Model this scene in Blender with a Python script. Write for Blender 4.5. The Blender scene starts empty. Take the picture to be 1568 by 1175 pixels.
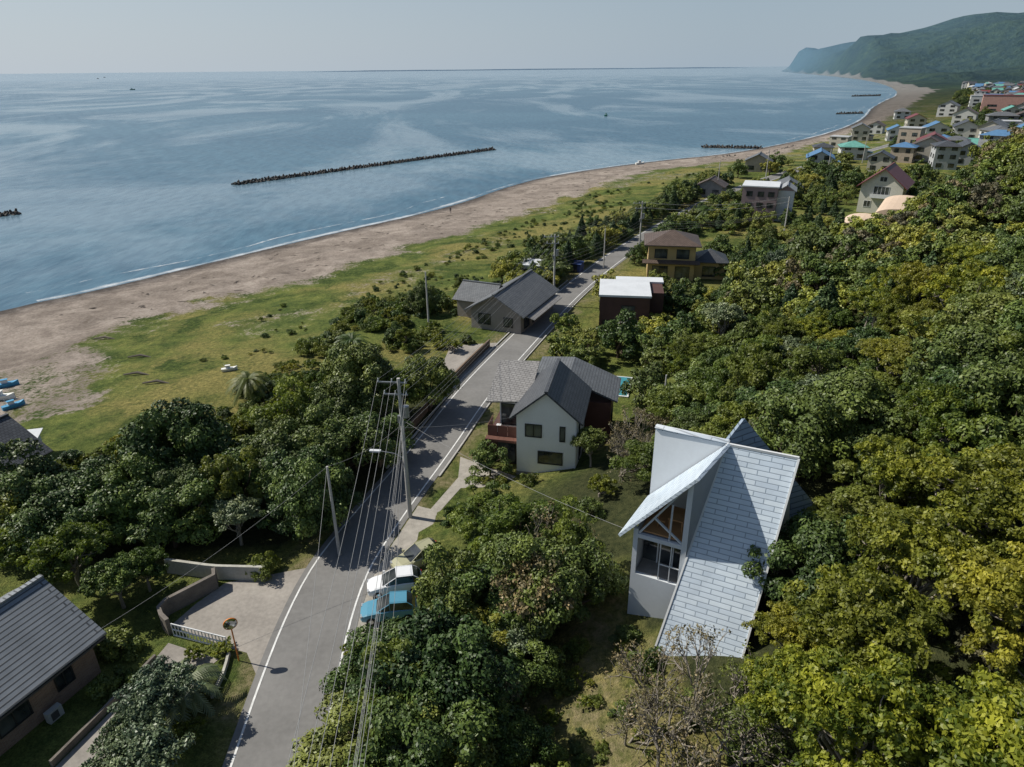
import bpy, math, random
import numpy as np
from mathutils import Vector, Matrix, Euler
random.seed(7)
RNG=np.random.default_rng(11)
scene=bpy.context.scene
COL=scene.collection
SEA=-5.0
# ------------------------------------------------------------------ camera
CAM=Vector((0,0,32.0))
RM=(Matrix.Rotation(math.radians(90-24.75),3,'X') @ Matrix.Rotation(math.radians(-0.54),3,'Z'))
cd=bpy.data.cameras.new("camera"); cam=bpy.data.objects.new("camera",cd); COL.objects.link(cam)
cam.matrix_world=Matrix.Translation(CAM) @ RM.to_4x4()
cd.sensor_width=36; cd.lens=24.0; cd.clip_end=120000; cd.clip_start=0.5
scene.camera=cam
def ray(px,py):
    return RM @ Vector(((px-784)/1045.3,-(py-587.5)/1045.3,-1))
def S(px,py,z=0.0):
    d=ray(px,py); t=(z-CAM.z)/d.z
    return (d.x*t,d.y*t)
def RP(px,py,t):
    d=ray(px,py); return (d.x*t,d.y*t,CAM.z+d.z*t)
# ------------------------------------------------------------------ numpy helpers
def sm(a,b,x):
    t=np.clip((x-a)/(b-a),0,1); return t*t*(3-2*t)
def hsh(i,j):
    v=np.sin(i*127.1+j*311.7)*43758.5453
    return v-np.floor(v)
def vn(x,y):
    i=np.floor(x); j=np.floor(y); fx=x-i; fy=y-j
    fx=fx*fx*(3-2*fx); fy=fy*fy*(3-2*fy)
    return (hsh(i,j)*(1-fx)+hsh(i+1,j)*fx)*(1-fy)+(hsh(i,j+1)*(1-fx)+hsh(i+1,j+1)*fx)*fy
def fbm(x,y,o=4):
    s=0;a=.5
    for k in range(o):
        s=s+a*vn(x*2**k+k*17.3,y*2**k+k*9.1); a*=.5
    return s
def chaikin(P,n):
    P=[np.array(p,float) for p in P]
    for _ in range(n):
        Q=[P[0]]
        for a,b in zip(P[:-1],P[1:]):
            Q+= [a*.75+b*.25,a*.25+b*.75]
        Q.append(P[-1]); P=Q
    return np.array(P)
def pip(X,Y,poly):
    ins=np.zeros(np.shape(X),bool); n=len(poly)
    for k in range(n):
        x1,y1=poly[k][:2]; x2,y2=poly[(k+1)%n][:2]
        if y1==y2: continue
        c=((y1>Y)!=(y2>Y))&(X<(x2-x1)*(Y-y1)/(y2-y1)+x1)
        ins^=c
    return ins
def pdist(X,Y,P,Z=None):
    best=np.full(np.shape(X),1e18); sg=np.ones(np.shape(X)); zz=np.zeros(np.shape(X))
    for k in range(len(P)-1):
        ax,ay=P[k][:2]; bx,by=P[k+1][:2]
        dx,dy=bx-ax,by-ay; L=dx*dx+dy*dy
        t=np.clip(((X-ax)*dx+(Y-ay)*dy)/L,0,1)
        ex=X-(ax+t*dx); ey=Y-(ay+t*dy); d=ex*ex+ey*ey
        m=d<best
        best=np.where(m,d,best); sg=np.where(m,np.sign(dy*ex-dx*ey),sg)
        if Z is not None: zz=np.where(m,Z[k]*(1-t)+Z[k+1]*t,zz)
    return np.sqrt(best),sg,zz
# ------------------------------------------------------------------ site plan
shore_px=[(0,475),(150,445),(300,408),(500,360),(690,318),(780,285),(850,268),(1000,247),(1120,236),(1230,215),(1290,198),(1325,182),(1338,162),(1385,142),(1345,126),(1290,118),(1180,108.5)]
SH=[S(a,b,SEA) for a,b in shore_px]
SH=[(-1500,-1850)]+SH+[(3600,7600),(20000,8200)]
SH=chaikin(SH,2)
LAND=[tuple(p) for p in SH]+[(20000,-4000),(-1500,-4000)]
road_px=[(500,900),(570,800),(660,690),(725,600),(800,520),(890,430)]
RD=[(-10.5,-40),(-11.2,8),(-12.3,24)]+[S(a,b) for a,b in road_px]+[(30,146),(66,205),(150,300),(300,480)]
RD=chaikin(RD,3)
RIDGE=[RP(1180,97,5950),RP(1198,84,5700),RP(1235,71,5000),RP(1260,75,4500),RP(1300,64,4000),RP(1345,61,3600),RP(1400,53,3150),RP(1440,37,2850),RP(1480,22,2650),RP(1520,17,2500),RP(1568,19,2400),RP(1720,34,2300),(6000,2600,120)]
RZ=[p[2] for p in RIDGE]
def sdist(X,Y):
    d,_,_=pdist(X,Y,SH); ins=pip(X,Y,LAND)
    return np.where(ins,d,-d)
def rdist(X,Y):
    d,s,_=pdist(X,Y,RD); return d*s
def terrain(X,Y,full=False):
    X=np.asarray(X,float); Y=np.asarray(Y,float)
    s=sdist(X,Y); r=rdist(X,Y)
    base=np.interp(s,[-600,-60,0,10,30,50,68],[-30,-8,-5,-4.2,-3,-1.6,0])
    rp=np.maximum(r-(4.5+13.5*sm(44,60,Y)),0)
    near=rp*.2+.0035*np.minimum(rp,45)**2
    near=np.where(r>0,near,0)
    s0=np.interp(Y,[0,100,120,150,185,235,400,700,1500,5000],[100,105,111,120,130,195,290,380,500,700])
    dd=np.clip(s-s0,0,60); far=dd*.5+.006*dd**2
    far=np.where(Y>300,np.clip((s-s0)*.2,0,45),far)
    w=sm(60,105,Y)
    hill=near*(1-w)+far*w
    hill=np.minimum(hill,45)
    d,_,z=pdist(X,Y,RIDGE,RZ)
    n=fbm(X/420+3,Y/420,5)
    wd=np.interp(Y,[1500,3000,4500,6000],[1250,1100,800,520])*(.75+.5*n)
    mt=z*np.clip(1-d/wd,0,1)**.7*(1-np.clip(d/wd*1.5,0,1)*(.75-n)*1.9)
    mt=mt*sm(0,110,s)*sm(700,1300,Y)
    micro=(fbm(X/5,Y/5,3)-.45)*.7*np.clip(sm(.3,2,hill)+sm(60,30,s)*sm(0,15,s)*1.5,0,1.5)
    h=base+hill+mt+micro
    if full: return h,s,r,hill,mt
    return h
TT=np.geomspace(12,9000,900)
def G(px,py):
    d=ray(px,py)
    X=d.x*TT;Y=d.y*TT;Z=CAM.z+d.z*TT
    h=np.maximum(terrain(X,Y),SEA)
    k=np.argmax(Z<h)
    if not (Z<h).any(): k=len(TT)-1
    k=max(k,1)
    a=Z[k-1]-h[k-1]; b=h[k]-Z[k]; f=a/(a+b+1e-9)
    x=X[k-1]*(1-f)+X[k]*f; y=Y[k-1]*(1-f)+Y[k]*f
    return float(x),float(y),float(terrain(np.array([x]),np.array([y]))[0])
def GP(lst): return [G(a,b) for a,b in lst]
def hz(x,y): return float(terrain(np.array([x]),np.array([y]))[0])
# ------------------------------------------------------------------ materials
MATS={}
def nt(name):
    m=bpy.data.materials.new(name); m.use_nodes=True
    t=m.node_tree; b=t.nodes['Principled BSDF']; return m,t,b
def c4(c): return (c[0],c[1],c[2],1)
def noise(t,scale,detail=4,vec=None,rough=.55,dist=0):
    n=t.nodes.new('ShaderNodeTexNoise'); n.inputs['Scale'].default_value=scale; n.inputs['Detail'].default_value=detail
    n.inputs['Roughness'].default_value=rough; n.inputs['Distortion'].default_value=dist
    if vec is not None: t.links.new(vec,n.inputs['Vector'])
    return n
def mix(t,f,a,b,mode='MIX'):
    n=t.nodes.new('ShaderNodeMixRGB'); n.blend_type=mode
    for i,v in ((0,f),(1,a),(2,b)):
        if isinstance(v,bpy.types.NodeSocket): t.links.new(v,n.inputs[i])
        else: n.inputs[i].default_value = v if i==0 else c4(v)
    return n.outputs[0]
def ramp(t,f,a,b,ca=(0,0,0),cb=(1,1,1)):
    n=t.nodes.new('ShaderNodeValToRGB'); n.color_ramp.elements[0].position=a; n.color_ramp.elements[1].position=b
    n.color_ramp.elements[0].color=c4(ca); n.color_ramp.elements[1].color=c4(cb); t.links.new(f,n.inputs[0]); return n.outputs[0]
def math_(t,op,a,b=0.0):
    n=t.nodes.new('ShaderNodeMath'); n.operation=op
    for i,v in ((0,a),(1,b)):
        if isinstance(v,bpy.types.NodeSocket): t.links.new(v,n.inputs[i])
        else: n.inputs[i].default_value=v
    return n.outputs[0]
def bump(t,b,h,strength=.5,dist=.1):
    n=t.nodes.new('ShaderNodeBump'); n.inputs['Strength'].default_value=strength; n.inputs['Distance'].default_value=dist
    t.links.new(h,n.inputs['Height']); t.links.new(n.outputs[0],b.inputs['Normal'])
def tc(t,o='Object'):
    n=t.nodes.new('ShaderNodeTexCoord'); return n.outputs[o]
def mrange(t,v,a,b,c=0.0,d=1.0):
    n=t.nodes.new('ShaderNodeMapRange'); t.links.new(v,n.inputs[0]); n.inputs[1].default_value=a; n.inputs[2].default_value=b; n.inputs[3].default_value=c; n.inputs[4].default_value=d; return n.outputs[0]
def M(name,col,rough=.8,var=.2,scale=1.2,metal=0,spec=.3,bmp=0,col2=None):
    if name in MATS: return MATS[name]
    m,t,b=nt(name); v=tc(t)
    n=noise(t,scale,5,v); n2=noise(t,scale*9,3,v)
    f=mix(t,.4,n.outputs[0],n2.outputs[0])
    lo=tuple(c*(1-var) for c in col); hi=col2 or tuple(min(1,c*(1+var)) for c in col)
    c=ramp(t,f,.3,.7,lo,hi); t.links.new(c,b.inputs['Base Color'])
    b.inputs['Roughness'].default_value=rough; b.inputs['Metallic'].default_value=metal; b.inputs['Specular IOR Level'].default_value=spec
    if bmp: bump(t,b,n2.outputs[0],bmp,.05)
    MATS[name]=m; return m
def MB_brick(name,c1,c2,cm,w,h,mortar,rough=.7,bmp=.5,spec=.3,var=.25):
    if name in MATS: return MATS[name]
    m,t,b=nt(name); uv=tc(t,'UV')
    br=t.nodes.new('ShaderNodeTexBrick'); t.links.new(uv,br.inputs['Vector'])
    br.inputs['Color1'].default_value=c4(c1); br.inputs['Color2'].default_value=c4(c2); br.inputs['Mortar'].default_value=c4(cm)
    br.inputs['Scale'].default_value=1; br.inputs['Brick Width'].default_value=w; br.inputs['Row Height'].default_value=h
    br.inputs['Mortar Size'].default_value=mortar; br.inputs['Mortar Smooth'].default_value=.3
    n=noise(t,.9,5,uv)
    c=mix(t,1.0,br.outputs['Color'],ramp(t,n.outputs[0],.3,.75,(1-var,)*3,(1,1,1)),'MULTIPLY')
    t.links.new(c,b.inputs['Base Color']); b.inputs['Roughness'].default_value=rough; b.inputs['Specular IOR Level'].default_value=spec
    inv=math_(t,'SUBTRACT',1.0,br.outputs['Fac']); bump(t,b,inv,bmp,.03)
    MATS[name]=m; return m
def leafmat(name,lo,hi,alt,spec=.35,gain=1.35,trans=True):
    gain*=1.22
    lo=tuple(x*gain for x in lo); hi=tuple(x*gain for x in hi); alt=tuple(x*gain for x in alt)
    m,t,b=nt(name)
    a=t.nodes.new('ShaderNodeAttribute'); a.attribute_name='tint'
    c=ramp(t,a.outputs['Fac'],.1,.95,lo,hi)
    oi=t.nodes.new('ShaderNodeObjectInfo')
    v=tc(t); n=noise(t,.55,2,v)
    c=mix(t,ramp(t,oi.outputs['Random'],.3,1.0,(0,0,0),(.8,.8,.8)),c,mix(t,.55,c,alt))
    r2=math_(t,'FRACT',math_(t,'MULTIPLY',oi.outputs['Random'],7.31))
    br=ramp(t,r2,0,1,(.58,.66,.70),(1.3,1.2,1.08))
    c=mix(t,1.0,c,br,'MULTIPLY')
    c=mix(t,1.0,c,ramp(t,n.outputs[0],.35,.65,(.68,.74,.74),(1.22,1.15,1.05)),'MULTIPLY')
    t.links.new(c,b.inputs['Base Color']); b.inputs['Roughness'].default_value=.5; b.inputs['Specular IOR Level'].default_value=spec
    if trans:
        tr=t.nodes.new('ShaderNodeBsdfTranslucent'); t.links.new(mix(t,1.0,c,(1.6,1.7,.6),'MULTIPLY'),tr.inputs[0])
        ms=t.nodes.new('ShaderNodeMixShader'); ms.inputs[0].default_value=.22
        t.links.new(b.outputs[0],ms.inputs[1]); t.links.new(tr.outputs[0],ms.inputs[2])
        t.links.new(ms.outputs[0],t.nodes['Material Output'].inputs[0])
    return m
# ------------------------------------------------------------------ mesh builder
class MBd:
    def __init__(s): s.v=[];s.f=[];s.m=[]
    def add(s,vs,fs,mi=0):
        o=len(s.v); s.v+= [tuple(x) for x in vs]; s.f+=[tuple(i+o for i in f) for f in fs]; s.m+=[mi]*len(fs)
    def box(s,x0,x1,y0,y1,z0,z1,mi=0,T=None):
        vs=[(x0,y0,z0),(x1,y0,z0),(x1,y1,z0),(x0,y1,z0),(x0,y0,z1),(x1,y0,z1),(x1,y1,z1),(x0,y1,z1)]
        if T: vs=[T(*p) for p in vs]
        s.add(vs,[(0,3,2,1),(4,5,6,7),(0,1,5,4),(1,2,6,5),(2,3,7,6),(3,0,4,7)],mi)
    def tube(s,P,R,n=6,mi=0,cap=True):
        P=[Vector(p) for p in P]; rings=[]
        o=len(s.v)
        for i,p in enumerate(P):
            d=(P[min(i+1,len(P)-1)]-P[max(i-1,0)]).normalized()
            a=d.orthogonal().normalized() if abs(d.z)<.99 else Vector((1,0,0)); 
            if abs(d.z)>=.99: a=(Vector((1,0,0))-d*d.x).normalized()
            b=d.cross(a)
            for k in range(n):
                an=2*math.pi*k/n; s.v.append(tuple(p+(a*math.cos(an)+b*math.sin(an))*R[i]))
        for i in range(len(P)-1):
            for k in range(n):
                k2=(k+1)%n; s.f.append((o+i*n+k,o+i*n+k2,o+(i+1)*n+k2,o+(i+1)*n+k)); s.m.append(mi)
        if cap:
            s.f.append(tuple(o+(len(P)-1)*n+k for k in range(n))); s.m.append(mi)
            s.f.append(tuple(o+k for k in reversed(range(n)))); s.m.append(mi)
    def build(s,name,mats,parent=None,smooth=False,uv=True,fix=True):
        me=bpy.data.meshes.new(name); me.from_pydata(s.v,[],s.f); 
        for m in mats: me.materials.append(m)
        me.polygons.foreach_set('material_index',s.m)
        if smooth: me.polygons.foreach_set('use_smooth',[True]*len(s.f))
        if uv:
            ul=me.uv_layers.new(name='UVMap'); me.update()
            dat=[0.0]*(2*len(me.loops))
            for p in me.polygons:
                n=p.normal
                h=Vector((0,0,1)).cross(n)
                if h.length<.05: h=Vector((1,0,0))
                h.normalize(); w=n.cross(h)
                for li in p.loop_indices:
                    co=me.vertices[me.loops[li].vertex_index].co
                    dat[2*li]=co.dot(h); dat[2*li+1]=co.dot(w)
            ul.data.foreach_set('uv',dat)
        me.update()
        ob=bpy.data.objects.new(name,me); COL.objects.link(ob)
        if parent: ob.parent=parent
        return ob
def empty(name,loc=(0,0,0),yaw=0):
    e=bpy.data.objects.new(name,None); e.location=loc; e.rotation_euler=(0,0,yaw); e.empty_display_size=.5; COL.objects.link(e); return e
def npmesh(name,V,F,mats,mi=None,attr=None,smooth=False):
    me=bpy.data.meshes.new(name)
    nv=len(V); nf=len(F); k=F.shape[1]
    me.vertices.add(nv); me.vertices.foreach_set('co',np.ascontiguousarray(V,dtype=np.float32).ravel())
    me.loops.add(nf*k); me.loops.foreach_set('vertex_index',np.ascontiguousarray(F,dtype=np.int32).ravel())
    me.polygons.add(nf); me.polygons.foreach_set('loop_start',np.arange(0,nf*k,k,dtype=np.int32))
    try: me.polygons.foreach_set('loop_total',np.full(nf,k,dtype=np.int32))
    except Exception: pass
    for m in mats: me.materials.append(m)
    if mi is not None: me.polygons.foreach_set('material_index',mi.astype(np.int32))
    if smooth: me.polygons.foreach_set('use_smooth',np.ones(nf,bool))
    me.update(calc_edges=True)
    if attr:
        for nm,(dom,ar) in attr.items():
            at=me.attributes.new(nm,'FLOAT',dom); at.data.foreach_set('value',ar.astype(np.float32))
    me.validate(); return me
# ------------------------------------------------------------------ terrain mesh
def axis(a,b,step,lo,hi,g):
    c=list(np.arange(a,b,step)); x=b; s=step
    while x<hi: c.append(x); s*=g; x+=s
    x=a-step; s=step; L=[]
    while x>lo: L.append(x); s*=1.12; x-=s
    return np.array(L[::-1]+c)
gx=axis(-120,150,1.25,-3000,16000,1.022); gy=axis(-10,215,1.25,-2500,9500,1.025)
XX,YY=np.meshgrid(gx,gy); X=XX.ravel();Y=YY.ravel()
H,s_,r_,hill_,mt_=terrain(X,Y,True)
nx,ny=len(gx),len(gy)
I=np.arange(nx*ny).reshape(ny,nx)
F=np.stack([I[:-1,:-1].ravel(),I[:-1,1:].ravel(),I[1:,1:].ravel(),I[1:,:-1].ravel()],1)
grass_px=[(-300,700),(-40,650),(60,640),(150,625),(165,610),(150,575),(108,545),(104,518),(180,494),(300,466),(450,430),(550,405),(650,370),(760,335),(870,300),(960,265),(1080,248),(1180,240),(1260,214),(1340,186),(1395,160)]
gp=[S(a,b,-2.5) for a,b in grass_px]
GPOLY=[(-400,-200)]+gp+[(1500,2500),(2200,4000),(4000,6500),(20000,7000),(20000,-4000),(-400,-4000)]
jx=(fbm(X/7,Y/7,3)-.45)*16; jy=(fbm(X/7+50,Y/7,3)-.45)*16
fars=(Y>800)&(s_>np.interp(Y,[800,1300,2500,4000],[70,40,20,12]))
ing=pip(X+jx,Y+jy,GPOLY)|fars
d,_,_=pdist(X+jx,Y+jy,gp); sand=np.where(ing,.5-.5*np.clip(d/6,0,1),.5+.5*np.clip(d/6,0,1))
sand=np.where(ing&(Y<700),np.maximum(sand,.33*sm(72,45,s_)*sm(.36,.52,fbm(X/16+9,Y/16,3))+.08*sm(75,50,s_)),sand)
sand=np.where(fars,0,sand)
patch=pip(X+jx*.4,Y+jy*.4,[S(a,b,-2) for a,b in [(-60,570),(60,555),(150,580),(190,610),(170,640),(40,665),(-60,665)]])
sand=np.where(patch,.58,sand)
clear_px=[(830,1010),(890,900),(945,850),(1000,1010),(1030,1080),(1150,1175),(1200,1320),(640,1320),(760,1130)]
CLEAR=[p[:2] for p in GP(clear_px)]
inc=pip(X+jx*.25,Y+jy*.25,CLEAR)
forest=np.clip(sm(.5,2.5,hill_),0,1)*np.where(inc,0,1)
LF_px=[(-60,800),(130,785),(300,735),(450,675),(600,625),(675,600),(690,625),(640,680),(585,735),(515,795),(440,835),(290,835),(180,885),(60,850),(-60,850)]
LF=[S(a,b) for a,b in LF_px]
forest=np.where(pip(X,Y,LF),1,forest)
dirt=np.where(inc,.52,0)
road_near=np.abs(r_)
dirt=np.maximum(dirt,sm(7,3,road_near)*.6*(Y<200))
me=npmesh("ground",np.stack([X,Y,H],1),F,[],attr=dict(sand=('POINT',sand),forest=('POINT',forest),dirt=('POINT',dirt),shore=('POINT',s_)),smooth=True)
ground=bpy.data.objects.new("ground",me); COL.objects.link(ground)
m,t,b=nt("terrain_cover"); v=tc(t)
def att(n):
    a=t.nodes.new('ShaderNodeAttribute'); a.attribute_name=n; return a.outputs['Fac']
nA=noise(t,.05,6,v,.6); nB=noise(t,.35,6,v,.65); nC=noise(t,2.2,6,v,.7); nD=noise(t,9,3,v,.7); nE=noise(t,.11,5,v,.65,.8)
grass=ramp(t,nB.outputs[0],.36,.64,(.07,.105,.03),(.19,.215,.062))
grass=mix(t,ramp(t,nA.outputs[0],.45,.58),grass,ramp(t,nC.outputs[0],.3,.7,(.17,.165,.06),(.31,.265,.10)))
grass=mix(t,ramp(t,nE.outputs[0],.5,.62),grass,ramp(t,nC.outputs[0],.35,.65,(.035,.06,.018),(.10,.135,.035)))
grass=mix(t,1.0,grass,ramp(t,nC.outputs[0],.3,.7,(.55,.6,.55),(1.3,1.25,1.1)),'MULTIPLY')
grass=mix(t,1.0,grass,ramp(t,nD.outputs[0],.3,.7,(.55,.55,.55),(1.4,1.4,1.4)),'MULTIPLY')
flo=ramp(t,nC.outputs[0],.3,.7,(.02,.028,.012),(.08,.085,.035))
drt=ramp(t,nC.outputs[0],.35,.65,(.10,.11,.035),(.29,.24,.14))
sn=ramp(t,nB.outputs[0],.3,.7,(.28,.235,.20),(.41,.355,.305))
sn=mix(t,1.0,sn,ramp(t,nC.outputs[0],.35,.6,(.70,.68,.66),(1.07,1.07,1.07)),'MULTIPLY')
sn=mix(t,1.0,sn,ramp(t,nE.outputs[0],.4,.6,(.72,.71,.70),(1.08,1.08,1.08)),'MULTIPLY')
wet=ramp(t,math_(t,'ADD',math_(t,'MULTIPLY',att('shore'),.09),math_(t,'MULTIPLY',nB.outputs[0],.6)),.38,.9,(.36,.37,.40),(1,1,1))
sn=mix(t,1.0,sn,wet,'MULTIPLY')
sm_=ramp(t,math_(t,'ADD',att('sand'),math_(t,'MULTIPLY',math_(t,'SUBTRACT',mix(t,.5,nC.outputs[0],nB.outputs[0]),.5),2.2)),.40,.6)
c=mix(t,ramp(t,math_(t,'ADD',att('dirt'),math_(t,'MULTIPLY',math_(t,'SUBTRACT',nB.outputs[0],.5),2.0)),.4,.75),grass,drt)
c=mix(t,att('forest'),c,flo)
c=mix(t,sm_,c,sn)
sp=t.nodes.new('ShaderNodeSeparateXYZ'); t.links.new(v,sp.inputs[0])
mrf=mrange(t,sp.outputs[1],450,1200)
nF=noise(t,.03,8,v,.75); nG=noise(t,.004,5,v,.6)
wood=mix(t,1.0,ramp(t,nF.outputs[0],.38,.62,(.010,.026,.018),(.06,.09,.037)),ramp(t,nG.outputs[0],.35,.65,(.6,.65,.75),(1.3,1.3,1.1)),'MULTIPLY')
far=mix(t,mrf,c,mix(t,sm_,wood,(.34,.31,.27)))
far=mix(t,mrange(t,sp.outputs[1],500,4800,.0,.88),far,(.115,.205,.285))  # aerial haze painted into the land colour, stronger with distance along Y
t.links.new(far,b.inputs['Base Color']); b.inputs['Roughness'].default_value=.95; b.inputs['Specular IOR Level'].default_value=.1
hb=mix(t,mrf,mix(t,.5,nC.outputs[0],nD.outputs[0]),nF.outputs[0])
bn=t.nodes.new('ShaderNodeBump'); bn.inputs['Strength'].default_value=.9
t.links.new(math_(t,'ADD',math_(t,'MULTIPLY',mrf,26.0),.4),bn.inputs['Distance']); t.links.new(hb,bn.inputs['Height']); t.links.new(bn.outputs[0],b.inputs['Normal'])
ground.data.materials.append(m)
# ------------------------------------------------------------------ sea
q=MBd(); q.add([(-60000,-3000,SEA),(60000,-3000,SEA),(60000,110000,SEA),(-60000,110000,SEA)],[(0,1,2,3)])
m,t,b=nt("sea_water"); v=tc(t)
mp=t.nodes.new('ShaderNodeMapping'); mp.inputs['Rotation'].default_value=(0,0,math.radians(32)); mp.inputs['Scale'].default_value=(1,.35,1); t.links.new(v,mp.inputs[0])
slick=noise(t,.0045,6,mp.outputs[0],.62,2.6); big=noise(t,.0012,4,v,.5,1.0)
mp3=t.nodes.new('ShaderNodeMapping'); mp3.inputs['Rotation'].default_value=(0,0,math.radians(8)); mp3.inputs['Scale'].default_value=(.22,1,1); t.links.new(v,mp3.inputs[0])
band=noise(t,.0035,4,mp3.outputs[0],.55,1.2)
w1=noise(t,.45,4,mp.outputs[0],.6); w2=noise(t,.09,3,mp.outputs[0],.5)
mp2=t.nodes.new('ShaderNodeMapping'); mp2.inputs['Rotation'].default_value=(0,0,math.radians(-33)); t.links.new(v,mp2.inputs[0])
wv=t.nodes.new('ShaderNodeTexWave'); wv.inputs['Scale'].default_value=.028; wv.inputs['Distortion'].default_value=5; wv.inputs['Detail'].default_value=3; wv.inputs['Detail Scale'].default_value=.6; t.links.new(mp2.outputs[0],wv.inputs[0])
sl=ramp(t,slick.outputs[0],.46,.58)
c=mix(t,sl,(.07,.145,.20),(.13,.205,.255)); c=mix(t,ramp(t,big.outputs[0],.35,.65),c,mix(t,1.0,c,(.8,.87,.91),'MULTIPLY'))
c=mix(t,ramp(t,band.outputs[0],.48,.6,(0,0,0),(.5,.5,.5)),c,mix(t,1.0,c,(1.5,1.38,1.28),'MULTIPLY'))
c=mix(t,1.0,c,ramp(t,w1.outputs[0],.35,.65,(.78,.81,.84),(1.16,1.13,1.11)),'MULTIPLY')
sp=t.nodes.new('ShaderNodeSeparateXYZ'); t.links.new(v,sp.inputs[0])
c=mix(t,mrange(t,sp.outputs[1],250,4500,0,.8),c,(.27,.35,.405))  # horizon haze mixed into the water colour, paler farther out
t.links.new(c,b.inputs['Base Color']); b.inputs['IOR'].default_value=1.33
t.links.new(ramp(t,sl,0,1,(.34,.34,.34),(.2,.2,.2)),b.inputs['Roughness'])
hgt=math_(t,'ADD',math_(t,'MULTIPLY',w1.outputs[0],.35),math_(t,'ADD',math_(t,'MULTIPLY',w2.outputs[0],.8),math_(t,'MULTIPLY',wv.outputs[0],.3)))
bn=t.nodes.new('ShaderNodeBump'); bn.inputs['Distance'].default_value=1.0
t.links.new(ramp(t,sl,0,1,(.6,.6,.6),(.2,.2,.2)),bn.inputs['Strength']); t.links.new(hgt,bn.inputs['Height']); t.links.new(bn.outputs[0],b.inputs['Normal'])
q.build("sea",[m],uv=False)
# surf foam strips
def resample(P,step):
    P=np.array(P,float); seg=np.sqrt(((P[1:]-P[:-1])**2).sum(1)); L=np.concatenate([[0],np.cumsum(seg)])
    u=np.arange(0,L[-1],step); return np.stack([np.interp(u,L,P[:,0]),np.interp(u,L,P[:,1])],1),u
def strip(name,P,o0,o1,z,mat,follow=False,cross=1):
    P=np.array(P); T=np.gradient(P,axis=0); T/=np.linalg.norm(T,axis=1)[:,None]+1e-9
    N=np.stack([T[:,1],-T[:,0]],1); n=len(P); o0=np.broadcast_to(o0,(n,)); o1=np.broadcast_to(o1,(n,))
    V=[];k=cross+1
    for j in range(k):
        o=o0+(o1-o0)*j/cross; A=P+N*o[:,None]
        zz=(terrain(A[:,0],A[:,1])+z) if follow else np.full(n,z)
        V.append(np.column_stack([A,zz]))
    V=np.stack(V,1).reshape(-1,3)
    F=[]
    for i in range(n-1):
        for j in range(cross): F.append((i*k+j,i*k+j+1,(i+1)*k+j+1,(i+1)*k+j))
    me=npmesh(name,V,np.array(F),[mat])
    ul=me.uv_layers.new(name='UVMap'); L=np.concatenate([[0],np.cumsum(np.linalg.norm(P[1:]-P[:-1],axis=1))])
    vi=np.zeros(len(me.loops),int); me.loops.foreach_get('vertex_index',vi)
    uv=np.stack([L[vi//k],(vi%k)/cross],1); ul.data.foreach_set('uv',uv.astype(np.float32).ravel())
    ob=bpy.data.objects.new(name,me); COL.objects.link(ob); return ob
def foam_mat(name,lo,hi):
    m,t,b=nt(name); uv=tc(t,'UV'); v=tc(t)
    n1=noise(t,.25,6,v,.75); n2=noise(t,.022,4,v,.55)
    sp=t.nodes.new('ShaderNodeSeparateXYZ'); t.links.new(uv,sp.inputs[0])
    ed=math_(t,'SUBTRACT',1.0,math_(t,'ABSOLUTE',math_(t,'SUBTRACT',math_(t,'MULTIPLY',sp.outputs[1],2.0),1.0)))
    al=ramp(t,math_(t,'MULTIPLY',math_(t,'ADD',math_(t,'MULTIPLY',ed,.35),math_(t,'ADD',math_(t,'MULTIPLY',n1.outputs[0],.7),math_(t,'MULTIPLY',n2.outputs[0],.9))),.5),lo*.5,hi*.5,(0,0,0),(.75,.75,.75))
    b.inputs['Base Color'].default_value=(.7,.74,.77,1); b.inputs['Roughness'].default_value=.8; t.links.new(al,b.inputs['Alpha']); return m
shn,_=resample(SH[(SH[:,1]>20)&(SH[:,1]<1100)],4)
wob=(fbm(shn[:,0]/30,shn[:,1]/30,3)-.45)*6
strip("surf_foam",shn,-2.6+wob*.5,.4+wob*.25,SEA+.03,foam_mat("surf_foam_wash",.93,1.25),cross=2)
strip("surf_foam",shn,-9.2+wob*1.5,-6.8+wob*1.5,SEA+.034,foam_mat("surf_foam_breaker",1.07,1.25),cross=2)
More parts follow.
